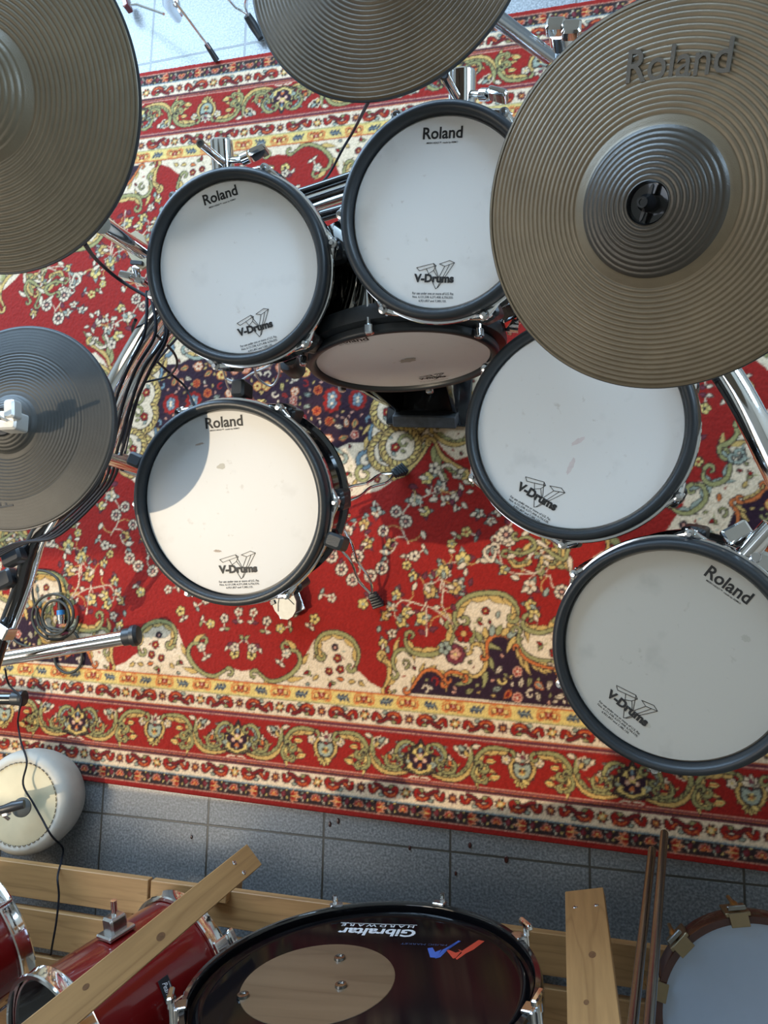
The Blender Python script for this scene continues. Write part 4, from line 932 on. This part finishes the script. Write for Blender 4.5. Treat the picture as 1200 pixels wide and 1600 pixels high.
MB().box(P(1150, 832, .60), (.036, .022, .018), (1, .55, 0), (0, 0, 1), .004).build('wing_handle', M_CHR, t)
MB().box(P(1152, 840, .588), (.018, .018, .016), (1, .55, 0), (0, 0, 1), .003).build('screw_shaft', M_BLKG, t)
MB().box(P(1192, 880, .57), (.05, .03, .03), (1, -.5, 0), (0, 0, 1), .008).build('clamp_block', M_CHR, t)
MB().lathe([(0, .008), (.006, .008), (.008, .004), (.008, -.01), (0, -.01)], Matrix.Translation(P(1179, 871, .61)), 16).build('bolt', M_SCREW, t)

# ------------------------------------------------------------------ snare stand
hub = Vector((.655, .755, .0))
ss = thing('snare_stand', hub, 'double-braced chrome snare stand with ribbed black rubber feet', 'snare stand')
MB().tube([hub + Vector((0, 0, .06)), hub + Vector((-.01, -.02, .50))], .011, 16).build('post', M_CHR, ss)
def leg(fx, fy, mid, name='leg'):
    f = P(fx, fy, .021); h0 = hub + Vector((0, 0, .22)); d = (f - h0); s = d.cross(Vector((0, 0, 1))).normalized()
    m_ = P(*mid); o = ss
    lg = MB()
    for k in (-1, 1): lg.tube([h0 + s * .010 * k, h0 + d * .35 + s * .016 * k, h0 + d * .55 + s * .007 * k, h0 + d * .75 + s * .013 * k, f - d.normalized() * .03 + s * .003 * k], .0033, 10, smooth=4)
    L_ = lg.build('leg', M_CHR, ss)
    u = d.normalized(); ft_ = MB()
    for k in range(5): ft_.box(f - u * (.022 - k * .008), (.006, .022 + k * .0016, .016 + k * .001), u, (u.cross(s)) * -1, .003)
    ft_.box(f - u * .008, (.040, .018, .014), u, (u.cross(s)) * -1, .004)
    r_ = ft_.build('rubber_foot', M_RUB, L_); return L_
leg(626, 735, (580, 765, .08)); leg(588, 940, (560, 880, .1)); leg(330, 905, (400, 850, .1))
for (x, y) in ((375, 608), (524, 846), (215, 720)):
    tip = P(x, y, .60); A_ = MB().tube([hub + Vector((-.01, -.02, .46)), hub + (tip - hub) * .6 + Vector((0, 0, .1)), tip - Vector((0, 0, .03))], .005, 12, smooth=4).build('basket_arm', M_CHR, ss)
    rad = (tip - M5.translation); rad.z = 0; rad.normalize()
    MB().box(tip + Vector((0, 0, -.008)), (.030, .024, .040), rad, (0, 0, 1), .006).build('arm_grip', M_RUB, A_)
# pedal board under the snare
t = thing('foot_pedal', P(452, 945, .03), 'silver pedal footboard poking out from under the snare pad', 'pedal')
n_ = Vector((.0, -.12, 1)).normalized(); tp = P(447, 945, .045); hl = P(424, 892, .06); ydir = (hl - tp).normalized(); xp = ydir.cross(n_).normalized() * 1
Mp = mat4(P(447, 944, .045), *frame(n_, xp))
MB().prism([(-.030, -.004), (-.022, -.028), (-.008, -.036), (.006, -.034), (.020, -.024), (.030, -.004), (.031, .12), (-.032, .12)], .008, Mp).build('footboard', mat('satin_aluminium', (.33, .325, .29), .5, .3, var=.15, vscale=90), t)
ar = MB(); 
for s in (-1, 1): ar.line([(s * .022, -.008), (s * .014, .010), (s * .004, .024), (0, .036)], .0022, .0081, Mp)
ar.build('grip_lines', M_INK, t, smooth=False)
MB().box(Mp @ Vector((-.026, .016, .010)), (.012, .010, .006), Mp.to_3x3() @ Vector((1, 0, 0)), n_, .001).build('hinge_block', M_PLA, t)
MB().box(Mp @ Vector((0, .05, -.024)), (.07, .16, .010), Mp.to_3x3() @ Vector((1, 0, 0)), (0, 0, 1), .003).build('base_plate', M_CHRB, t)

# ------------------------------------------------------------------ cables
def cable(label, pts, r=.0024, m=None, cat='cable', name='cable', smooth=6, group=None):
    c = P(*pts[0]); M_ = Matrix.Translation(c)
    mb = MB().tube([P(*q) for q in pts], r, 10, smooth=smooth)
    mb.v = [v - c for v in mb.v]
    o = mb.build(name, m or M_CBL, None); o.location = c
    return tag(o, label, cat, group)
cable('thin black cable curving over the rug from the far cymbal pad to the rack', [(576, 158, .85), (552, 205, .5), (536, 232, .45), (514, 272, .42), (496, 290, .45), (470, 302, .56)])
cable('black cable drooping from the olive-brown cymbal pad to the rack', [(132, 380, 1.0), (150, 405, .72), (180, 432, .62), (210, 452, .60), (240, 468, .60)], .0030)
BUN = 'cables strapped along the rack tube'
for i, off in enumerate((4, 17, 29, 40)):
    w_ = (i % 3) * 4
    pts = [(228 + off * .4, 455 + i * 3, .60), (222 + off + w_, 520, .60), (196 + off, 575, .585), (176 + off * .9, 630 + w_, .54), (164 + off * .7, 700, .48), (150 + off * .5, 760, .42), (70 + off * .6, 835, .42), (20 + off * .4, 850, .42), (-30, 870 + off * .4, .4)]
    cable('black cable strapped along the chrome rack tube beside the hi-hat pad', pts, .0029, group=BUN)
cable('black cable looping off the bundle over the paisley scrolls', [(212, 500, .60), (208, 520, .5), (228, 548, .35), (262, 580, .10), (290, 605, .012), (302, 632, .012), (310, 650, .012)], .0030)
cable('small loop of black cable between bundle and small tom', [(246, 525, .55), (272, 552, .4), (276, 572, .3), (262, 588, .2), (232, 596, .2), (204, 605, .3), (190, 640, .4)], .0026)
for i, (dx, dy) in enumerate(((0, 0), (7, 5), (13, 9))):
    cable('blue-black cable running under the small tom to the rack tube', [(272 + dx, 510 + dy, .48), (245 + dx, 540 + dy, .44), (215 + dx, 580 + dy, .42), (195 + dx, 640 + dy, .4), (182 + dx, 700 + dy, .38)], .0026, mat('blue_black_cable', (.012, .016, .035), .4), group='blue-black cables under the small tom')
cable('pale wire looping below the small tom pad', [(352, 592, .42), (372, 596, .42), (395, 583, .43), (420, 572, .44), (434, 560, .46), (436, 585, .40), (424, 603, .38), (404, 592, .40), (397, 572, .46)], .0022, M_WIRE, cat='wire', name='wire')
cable('short pale wire hanging from the small tom lug', [(346, 568, .55), (352, 590, .42), (356, 604, .35), (366, 618, .30)], .0020, M_WIRE, cat='wire', name='wire')
cable('thin black cable trailing past the skin drum down to the wooden rack', [(8, 1045, .10), (14, 1070, .06), (33, 1090, .075), (30, 1112, .07), (28, 1130, .02), (33, 1160, .09), (42, 1190, .128), (36, 1225, .132), (52, 1255, .128), (66, 1280, .124), (80, 1305, .120), (98, 1325, .03), (96, 1345, .10), (90, 1370, .17), (92, 1400, .17), (88, 1440, .17), (82, 1475, .16), (78, 1500, .10)], .0024)
# coil with plugs
coil = thing('cable_coil', P(80, 950, .012), 'coiled dark cable lying on the rug with a blue-ringed silver plug', 'cable')
cp = []
for k in range(60):
    a = k / 60 * 2 * math.pi * 2.6; rr = 30 + 7 * math.sin(a * .37 + 1); cp.append((86 + rr * math.cos(a) * (1.0 if k < 30 else .86), 962 + rr * 1.02 * math.sin(a), .020 + .006 * (k // 22)))
MB().tube([P(*q) for q in cp], .0036, 10).build('coil', M_CBLG, coil)
MB().tube([P(*q) for q in ((95, 925, .02), (90, 905, .02), (72, 893, .02), (50, 892, .02), (34, 902, .02), (20, 930, .014), (14, 968, .014), (22, 1000, .014), (48, 1012, .014))], .0034, 10, smooth=5).build('outer_turn', M_CBLG, coil)
MB().tube([P(*q) for q in ((60, 980, .02), (95, 984, .02), (118, 990, .016), (128, 1020, .014), (124, 1042, .014), (106, 1052, .014), (88, 1040, .014), (84, 1010, .014))], .0034, 10, smooth=5).build('loose_loop', M_CBLG, coil)
MB().tube([P(*q) for q in ((50, 915, .02), (52, 935, .02), (58, 955, .02), (70, 985, .02), (75, 1000, .02))], .0030, 10, smooth=5).build('tail', M_CBLG, coil)
def seg(p0, p1, f0, f1, r, m, name, par):
    a, b = P(*p0), P(*p1); return MB().tube([a.lerp(b, f0), a.lerp(b, f1)], r, 24).build(name, m, par)
pa, pb = (94, 938, .016), (96, 975, .016)
seg(pa, pb, -.1, .42, .0075, M_PLA, 'plug_boot', coil); seg(pa, pb, .42, .62, .0105, M_BLUE, 'blue_ring', coil); seg(pa, pb, .62, .84, .0108, M_CHRB, 'plug_collar', coil); seg(pa, pb, .84, 1.0, .0085, M_CHR, 'plug_nose', coil)
jk = thing('jack_plug', P(40, 910, .015), 'small black and chrome jack plug on the rug above the cable coil', 'plug')
MB().tube([P(31, 915, .014), P(52, 907, .014)], .0075, 18).build('barrel', M_PLA, jk); MB().tube([P(36, 911, .021), P(50, 906, .021)], .0045, 14).build('tip', M_CHR, jk)
kb = thing('rack_joint', P(195, 722, .42), 'chrome tube joint peeking out between hi-hat pad and snare pad', 'clamp')
MB().tube([P(160, 716, .42), P(235, 742, .42)], .014, 20).build('tube', M_CHR, kb); MB().box(P(187, 722, .43), (.03, .03, .035), (1, .3, 0), (0, 0, 1), .005).build('clamp_block', M_CHRB, kb)

# ------------------------------------------------------------------ stand at the far left
t = thing('tripod_stand', P(262, 12, .06), 'folded chrome tripod stand on the bright tiles behind the rug', 'stand')
MB().tube([P(262, -30, .40), P(262, 5, .24), P(277, 28, .12)], [.014, .014, .012], 20).build('post', M_CHRB, t)
L1_ = MB().tube([P(272, 0, .22), P(334, 84, .02)], .0032, 12).build('leg', M_CHR, t)
MB().tube([P(322, 68, .05), P(339, 95, .012)], [.0070, .0085], 16).build('rubber_foot', M_RUB, L1_)
MB().tube([P(205, 8, .05), P(214, 7, .06), P(256, 22, .10)], .0036, 10).build('brace', M_CHR, t)
MB().box(P(278, 24, .12), (.016, .026, .014), (1, -1, 0), (0, 0, 1), .003).box(P(277, 6, .18), (.012, .016, .012), (1, 0, 0), (0, 0, 1), .003).build('collar', M_CHR, t)
MB().box(P(198, 5, .03), (.016, .045, .03), (1, .3, 0), (0, 0, 1), .003).build('red_hinge', M_RED, t)
t = thing('stand_leg', P(385, 20, .04), 'wire-braced stand leg with black rubber foot beside the far cymbal pad', 'stand')
L2_ = MB().tube([P(352, -6, .12), P(368, 12, .08), P(386, 22, .06)], .0030, 10).tube([P(386, -10, .12), P(382, 8, .09), P(388, 24, .06)], .0030, 10).build('leg', M_CHR, t)
MB().tube([P(386, 24, .055), P(396, 40, .03), P(408, 60, .014)], [.011, .013, .010], 16).build('rubber_foot', M_RUB, L2_)

# ------------------------------------------------------------------ skin hand drum and microphone
hc = P(32, 1256, .115); hn = Vector((.10, .05, 1)).normalized(); MHd = mat4(hc, *frame(hn))
hd = thing('hand_drum', MHd, 'old hand drum with stretched stitched skin head standing by the rug corner', 'hand drum')
M_SKIN = mat('drum_skin', (.46, .40, .26), .5, bump=.25, bscale=40, var=.28, vscale=14); M_HIDE = mat('pale_hide', (.42, .40, .35), .65, bump=.5, bscale=30, var=.18, vscale=20)
MB().lathe([(.100, .0), (.094, .0015), (.05, .0015), (0, .0015)], seg=72).build('skin_head', M_SKIN, hd, local=True)
mb = MB(); prof = [(.097, .0005), (.103, .003), (.110, .002), (.118, -.005), (.124, -.016), (.126, -.035), (.124, -.060), (.118, -.085), (.108, -.108), (.0, -.108)]
mb.lathe(prof, seg=96)
for i, v in enumerate(mb.v):
    r_ = math.hypot(v.x, v.y)
    if r_ > .09 and v.z > -.1:
        a = math.atan2(v.y, v.x); f = 1 + .012 * math.sin(a * 23) * math.exp(-((r_ - .104) / .008) ** 2) + .010 * math.sin(a * 3 + 1); v.x *= f; v.y *= f
mb.build('body', M_HIDE, hd, local=True)
stc = MB()
for k in range(46):
    a = 2 * math.pi * k / 46; stc.tube([(.0970 * math.cos(a), .0970 * math.sin(a), .0028), (.0985 * math.cos(a + .05), .0985 * math.sin(a + .05), .0040), (.0970 * math.cos(a + .09), .0970 * math.sin(a + .09), .0028)], .0012, 6)
stc.build('stitching', mat('hide_thread', (.12, .09, .05), .8), hd, local=True)
t = thing('microphone', P(22, 1262, .19), 'dark clip-on microphone pointing over the skin head of the hand drum', 'microphone')
MB().tube([P(-40, 1275, .22), P(-2, 1266, .20)], .0075, 18).build('arm', M_BRASS, t)
MB().tube([P(-4, 1266, .20), P(6, 1264, .195), P(20, 1260, .19), P(38, 1256, .18)], [.0085, .0095, .012, .010], 24).build('body', M_PLA, t)
MB().lathe([(0, .006), (.012, .005), (.022, 0), (.023, -.004), (0, -.006)], mat4(P(33, 1262, .15), *frame((.3, .1, 1))), 32).build('head_disc', mat('smoke_foam', (.09, .09, .08), .8), t)
MB().box(P(10, 1272, .19), (.018, .010, .014), (1, .3, 0), (0, 0, 1), .003).tube([P(0, 1270, .19), P(14, 1280, .17)], .004, 10).build('clip', M_CHRB, t)

# ------------------------------------------------------------------ wooden slatted rack
WC0, WC1 = (.37, .20, .075), (.21, .105, .036)
wr = thing('slatted_rack', (.45, -.25, 0), 'low pine slatted rack along the tiles holding the spare drums', 'wooden rack')
zt = .14
for i, (y0, y1) in enumerate(((-.086, -.163), (-.186, -.268), (-.287, -.372), (-.395, -.48))):
    for (xa, xb) in ((-.75, .232), (.236, 1.62)):
        xc = (xa + xb) / 2; sl = MB().box((0, 0, 0), (xb - xa - .003, abs(y1 - y0), .020), bev=.002)
        M_ = Matrix.Translation((xc, (y0 + y1) / 2, zt - .010)); sl.v = [M_ @ v for v in sl.v]
        o = sl.build('slat', mat_wood('pine_slat_%d_%d' % (i, xa > 0), WC0, WC1, 1.0, i * 3.3 + (xa > 0)), wr)
for x in (-.6, .16, 1.05, 1.56):
    MB().box((x, -.31, zt / 2 - .01), (.045, .30, zt - .02), bev=.002).build('foot_block', mat_wood('pine_block', WC0, WC1, 1.0, x, ax=1), wr)
pq = P(352, 1392, .12); MB().box((pq.x, pq.y, .12), (.045, .020, .08), bev=.002).build('post', mat_wood('pine_post', WC0, WC1, 1.0, 5, ax=2), wr)
def board(label, p0, p1, wdt, seed, screws, th=.018):
    a, b = P(*p0), P(*p1); x = (b - a).normalized(); y = Vector((0, 0, 1)).cross(x).normalized(); z = x.cross(y); L = (b - a).length
    M_ = mat4((a + b) / 2, x, y, z)
    t = thing('plank', M_, label, 'plank', 'loose pine planks laid over the rack')
    MB().box((0, 0, 0), (L, wdt, th), bev=.0015).build('board', mat_wood('pine_plank_%d' % seed, (.39, .215, .082), (.25, .125, .043), .9, seed * 1.7), t, local=True)
    for (f, s) in screws:
        MB().lathe([(0, .0006), (.003, .0014), (.0048, .0002), (.0048, -.002)], Matrix.Translation((-L / 2 + f, s, th / 2)), 18).build('screw', M_SCREW, t, local=True)
        MB().box((-L / 2 + f, s, th / 2 + .0014), (.006, .0009, .0006), (1, .6, 0)).build('screw_slot', M_INK, t, local=True, smooth=False)
    for (f, s, r_) in ((L * .52, .006, .006), (L * .8, -.008, .004)):
        MB().lathe([(0, .0002), (r_, .0002), (r_, -.001)], Matrix.Translation((-L / 2 + f, s, th / 2)) @ Matrix.Diagonal((1.6, 1, 1, 1)), 18).build('knot', mat('wood_knot', (.16, .075, .03), .6, var=.5, vscale=200), t, local=True)
board('diagonal pine plank crossing over the red floor tom', (394, 1338, .25), (38, 1634, .76), .050, 1, ((.055, -.012), (.050, .014)))
board('upright-looking pine plank between the black bass drum and the steel tubes', (914, 1397, .17), (932, 1640, .60), .072, 2, ((.065, -.018), (.066, .020)))

# ------------------------------------------------------------------ spare drums
def ring(R_, z0, z1, th=.006):
    return [(R_ - th, z0), (R_ + .001, z0), (R_ + .003, z0 + .003), (R_, (z0 + z1) / 2), (R_ + .003, z1 - .003), (R_ + .001, z1), (R_ - th, z1), (R_ - th, z0)]
def drum(name, label, p0, p1, R_, m, headm, group=None, rot=0, lugs=6, cat='drum'):
    a, b = P(*p0), P(*p1); x, y, z = frame(b - a); L = (b - a).length; M_ = mat4(a, x, y, z)
    t = thing(name, M_, label, cat, group)
    MB().lathe([(R_ - .006, .0), (R_ - .002, .0), (R_ - .002, L), (R_ - .006, L)], seg=80, closed=True).build('shell', m, t, local=True)
    for nm, z0, z1 in (('bottom_hoop', -.012, .020), ('top_hoop', L - .020, L + .012)): MB().lathe(ring(R_ + .006, z0, z1), seg=80, closed=True).build(nm, M_CHR, t, local=True)
    MB().lathe([(R_ - .001, L - .004), (R_ - .008, L + .002), (0, L + .002)], seg=80).build('top_head', headm, t, local=True)
    MB().lathe([(R_ - .001, 0), (0, 0)], seg=80).build('bottom_head', M_WHT, t, local=True)
    for k in range(lugs):
        an = rot + 2 * math.pi * k / lugs; X = Vector((math.cos(an), math.sin(an), 0))
        MB().box(X * (R_ + .006) + Vector((0, 0, L * .5)), (.018, .020, .06), X, (0, 0, 1), .006).build('lug', M_CHR, t, local=True)
        for s in (-1, 1):
            MB().tube([X * (R_ + .011) + Vector((0, 0, L * .5 + s * .03)), X * (R_ + .011) + Vector((0, 0, L * .5 + s * (L * .5 + .008)))], .0032, 10).build('tension_rod', M_CHR, t, local=True)
    return t, M_, L
M_BHEAD = mat('black_film_head', (.004, .004, .005), .07, spec=.14)
def on_shell(M_, R_, px, py, zguess=.5):
    """point of the shell seen at px, py"""
    Mi = M_.inverted(); o = Mi @ V3(CC); d = (Mi.to_3x3() @ Vector(CR.T @ np.array([(px - 600) / F_PX, (py - 800) / F_PX, 1.0]))).normalized()
    A_ = d.x ** 2 + d.y ** 2; B_ = 2 * (o.x * d.x + o.y * d.y); C__ = o.x ** 2 + o.y ** 2 - R_ ** 2; D_ = B_ * B_ - 4 * A_ * C__
    if D_ < 0: tt = -B_ / (2 * A_)
    else: tt = (-B_ - math.sqrt(D_)) / (2 * A_)
    return o + d * tt
# the floor tom under the plank
ft_, MF, LF = drum('floor_tom', 'glossy red floor tom lying under the diagonal pine plank', (288, 1508, .185), (88, 1654, .45), .146, M_RED, M_BHEAD, lugs=0)
for (x, y, zz) in ((368, 1462, 0), (272, 1575, .5)):
    q_ = on_shell(MF, .152, x, y); X = Vector((q_.x, q_.y, 0)).normalized(); zz = .004 if zz == 0 else LF * .55
    q_ = Vector((X.x * .155, X.y * .155, zz if zz < .01 else q_.z))
    cl_ = MB().box(q_ + X * .006, (.012, .030, .034), X, (0, 0, 1), .003).box(q_ + X * .016 + Vector((0, 0, -.022)), (.012, .040, .012), X, (0, 0, 1), .003).build('claw', M_CHR, ft_, local=True)
# chrome leg bracket on its side
q = on_shell(MF, .146, 182, 1458); X = Vector((q.x, q.y, 0)).normalized()
MB().box(q + X * .004, (.010, .048, .060), X, (0, 0, 1), .004).box(q + X * .020, (.034, .034, .036), X, (0, 0, 1), .006).build('leg_bracket', M_CHRB, ft_, local=True)
MB().tube([q + X * .022 + Vector((0, -.02, 0)), q + X * .022 + Vector((0, .045, .0))], .006, 14).build('bracket_screw', M_CHR, ft_, local=True)
q = on_shell(MF, .146, 262, 1550); X = Vector((q.x, q.y, 0)).normalized(); Yt = Vector((0, 0, 1)).cross(X)
bm_ = mat4(q + X * .0012, Yt, Vector((0, 0, 1)), X)
MB().box(q + X * .001, (.0016, .052, .022), X, (0, 0, 1)).build('badge', M_PLA, ft_, local=True)
bt = MB(); put_text(bt, 'Pearl', .006, .001, math.pi, .0010, .024, .010, bm_, shear=.4); put_text(bt, 'EXPORT SERIES', .0, -.0075, math.pi, .0010, .030, .0024, bm_)
bt.build('badge_print', M_WHT, ft_, local=True, smooth=False)
lt, MLt, LL = drum('tom_drum', 'glossy red drum at the corner below the hand drum, chrome hoop toward the tiles', (-6, 1454, .215), (-230, 1602, .46), .138, M_RED, M_BHEAD, rot=.9, lugs=4)

# big black-headed bass drum facing the kit
bc = Vector((.831, -.053, .460)); bn = Vector((-.098, .995, .02)).normalized(); bX = Vector((1, 0, 0)); bX = -(bX - bn * bn.dot(bX)).normalized(); bY = bn.cross(bX)
if bY.z < 0: bX, bY = -bX, -bY
BM = mat4(bc, bX, bY, bn)
bd = thing('bass_drum', BM, 'big bass drum with glossy black logo head and round wooden port, on the slatted rack', 'bass drum')
R = .288
MB().lathe([(R - .010, -.040), (R + .001, -.040), (R + .003, -.034), (R + .003, -.006), (R, .000), (R - .008, .001), (R - .011, -.004)], seg=120, closed=True).build('hoop', M_BLKG, bd, local=True)
MB().lathe([(R - .012, -.004), (R - .013, -.016), (R - .018, -.018), (R - .024, -.012), (R - .028, -.016), (R - .034, -.018), (.0, -.018)], seg=120).build('front_head', M_BHEAD, bd, local=True)
MB().lathe([(R - .016, -.030), (R - .016, -.36), (R - .02, -.36)], seg=100).build('shell', M_RED, bd, local=True)
MB().lathe([(R - .010, -.36), (R + .001, -.36), (R + .001, -.40), (R - .010, -.40)], seg=100, closed=True).build('rear_hoop', M_BLKG, bd, local=True)
MB().lathe([(R - .012, -.375), (0, -.375)], seg=100).build('rear_head', M_WHT, bd, local=True)
BMi = BM.inverted()
def bl(px, py, dz=-.018): return BMi @ WP(px, py, bn, bc + bn * dz)
pc = bl(497, 1534); pr_ = (bl(617, 1520) - bl(375, 1550)).length / 2
# plywood seen through the clear port
MB().lathe([(0, .0), (pr_, .0), (pr_ + .0005, -.0008)], Matrix.Translation((pc.x, pc.y, -.0172)), 72).build('wood_port_disc', mat_wood('dim_plywood', (.15, .095, .052), (.10, .060, .032), .5, 3, ax=0, rough=.3), bd, local=True)
for (x, y) in ((531, 1499), (533, 1542), (380, 1558)):
    q = bl(x, y); MB().lathe([(0, .003), (.005, .003), (.0055, .0045), (.0095, .004), (.0105, 0)], Matrix.Translation((q.x, q.y, -.0170)), 24).build('port_screw', M_STL, bd, local=True)
lp = MB(); g = bl(588, 1457); u_ = bl(640, 1458) - bl(535, 1458); an = math.atan2(u_.y, u_.x)
gw = abs((bl(648, 1458) - bl(522, 1462)).x)
put_text(lp, 'Gibraltar', g.x, g.y, 0, -.0176, gw, .030, I4, bold=.03)
g2 = bl(590, 1447); put_text(lp, 'H A R D W A R E', g2.x, g2.y, 0, -.0176, gw * .95, .010, I4, bold=.01)
lp.line([(g2.x - gw / 2, g2.y - .008), (g2.x + gw / 2, g2.y - .008)], .0012, -.0177, I4)
g3 = bl(537, 1444.5); put_text(lp, 'BASIC', g3.x, g3.y - .006, 0, -.0176, .016, .004, I4)
lp.build('logo_print', M_WHT, bd, local=True, smooth=False)
def zig(pts, m, name):
    z = MB(); L_ = [(bl(x, y).x, bl(x, y).y) for x, y in pts]; z.prism(L_, .0003, Matrix.Translation((0, 0, -.0178))); z.build(name, m, bd, local=True, smooth=False)
M_RP = mat('red_print', (.55, .06, .03), .5); M_BP = mat('blue_print', (.05, .12, .45), .5)
zig([(757, 1471), (748, 1469), (722, 1486), (716, 1484), (722, 1489), (712, 1498), (714, 1500), (728, 1490), (740, 1484)], M_RP, 'red_logo')
zig([(722, 1486), (712, 1489), (700, 1484), (698, 1486), (708, 1498), (712, 1497)], M_RP, 'red_logo')
zig([(720, 1471), (716, 1470), (706, 1478), (695, 1489), (688, 1496), (680, 1498), (692, 1484)], M_BP, 'blue_logo'); zig([(668, 1482), (676, 1481), (680, 1488), (690, 1484), (682, 1497), (672, 1496)], M_BP, 'blue_logo')
sp_ = MB(); g4 = bl(662, 1476); put_text(sp_, 'MUSIC MARKET', g4.x, g4.y, 0, -.0177, .085, .0060, I4); sp_.build('shop_print', mat('faint_blue_print', (.04, .07, .16), .5), bd, local=True, smooth=False)
for (x, y) in ((525, 1414), (690, 1411), (826, 1462), (832, 1580), (280, 1575)):
    q = BMi @ WP(x, y, bn, bc); a = math.atan2(q.y, q.x); X = Vector((math.cos(a), math.sin(a), 0)); o_ = X * R
    C1 = MB().box(o_ + X * .003 + Vector((0, 0, -.018)), (.010, .026, .046), X, (0, 0, 1), .003).box(o_ - X * .004 + Vector((0, 0, .003)), (.016, .026, .006), X, (0, 0, 1), .002).build('claw', M_CHRB, bd, local=True)
    MB().tube([o_ + X * .012 + Vector((0, 0, .004)), o_ + X * .012 + Vector((0, 0, -.14))], .0034, 10).tube([o_ + X * .012 + Vector((0, 0, .002)), o_ + X * .012 + Vector((0, 0, .016))], .0055, 10).build('claw_bolt', M_CHR, C1, local=True)
    if y > 1450 and x > 700 or x < 300: MB().box(o_ + X * .012 + Vector((0, 0, .020)), (.010, .038, .010), X, (0, 0, 1), .003).build('t_handle', M_CHR, C1, local=True)

# dark wooden drum at the corner
wc = P(1196, 1608, .275); wn = Vector((.02, .10, 1)).normalized(); WM = mat4(wc, *frame(wn))
wd_ = thing('wooden_drum', WM, 'dark mahogany drum with brass-bolted claws and pale blue head beside the steel tubes', 'drum')
MB().lathe([(.160, .0), (.160, .012), (.171, .013), (.173, .008), (.173, -.030), (.160, -.032)], seg=100, closed=True).build('hoop', M_DRED, wd_, local=True)
MB().lathe([(.160, .004), (.155, .002), (.0, .002)], seg=100).build('drum_head', mat('pale_blue_head', (.30, .37, .48), .4, var=.04), wd_, local=True)
MB().lathe([(.158, -.03), (.140, -.115), (0, -.115)], seg=100).build('shell', M_DRED, wd_, local=True)
for (x, y) in ((1062, 1470), (1156, 1448), (1085, 1565)):
    q = WM.inverted() @ WP(x, y, wn, wc); a = math.atan2(q.y, q.x); X = Vector((math.cos(a), math.sin(a), 0)); o_ = X * .173
    C1 = MB().box(o_ + X * .002 + Vector((0, 0, -.010)), (.007, .040, .052), X, (0, 0, 1), .002).box(o_ - X * .006 + Vector((0, 0, .016)), (.022, .030, .004), X, (0, 0, 1), .001).build('claw', M_BRONZE, wd_, local=True)
    MB().lathe([(0, .012), (.004, .012), (.006, .006), (.007, -.004), (.004, -.006), (.0035, -.05), (0, -.05)], Matrix.Translation(o_ + X * .012), 18).build('claw_bolt', M_BRASS, C1, local=True)
    MB().box(o_ + X * .012 + Vector((0, 0, .014)), (.008, .030, .006), X, (0, 0, 1), .002).build('t_handle', M_STL, C1, local=True)

# two steel tubes leaning on the rack
for i, (a, b, lab) in enumerate((((1038, 1302, .20), (1012, 1625, .62), 'longer pointed steel tube leaning beside the pine plank'), ((1019, 1328, .20), (984, 1640, .62), 'shorter pointed steel tube leaning beside the pine plank'))):
    A_, B_ = P(*a), P(*b); t = thing('steel_tube', A_, lab, 'steel tube', 'pointed steel tubes'); u = (A_ - B_).normalized()
    MB().tube([A_, B_], .0072, 24).build('shaft', M_STL, t)
    MB().lathe([(.0072, 0), (.0066, .002), (.0020, .008), (.0008, .012), (0, .012)], mat4(A_, *frame(u)), 24).build('pointed_end', M_SCREW, t)
    lowp = Vector((B_.x, B_.y, 0.0))
# bits of debris on the tiles
for i, (x, y, r_) in enumerate(((528, 1283, .004), (515, 1288, .004), (640, 1325, .0035), (791, 1343, .005), (712, 1365, .003), (734, 1321, .004), (299, 1308, .003))):
    p_ = P(x, y, .002); o = MB().lathe([(0, .0025), (r_ * .7, .002), (r_, 0), (0, 0)], Matrix.Diagonal((1, 1.7, 1, 1)) @ Matrix.Rotation(i, 4, 'Z'), 9)
    o.v = [v + Vector((0, 0, -.001)) for v in o.v]; ob = o.build('crumb', M_DRED, None); ob.location = p_
    tag(ob, 'small dark crumb lying on the grey floor tiles', 'crumb', 'crumbs on the floor tiles')
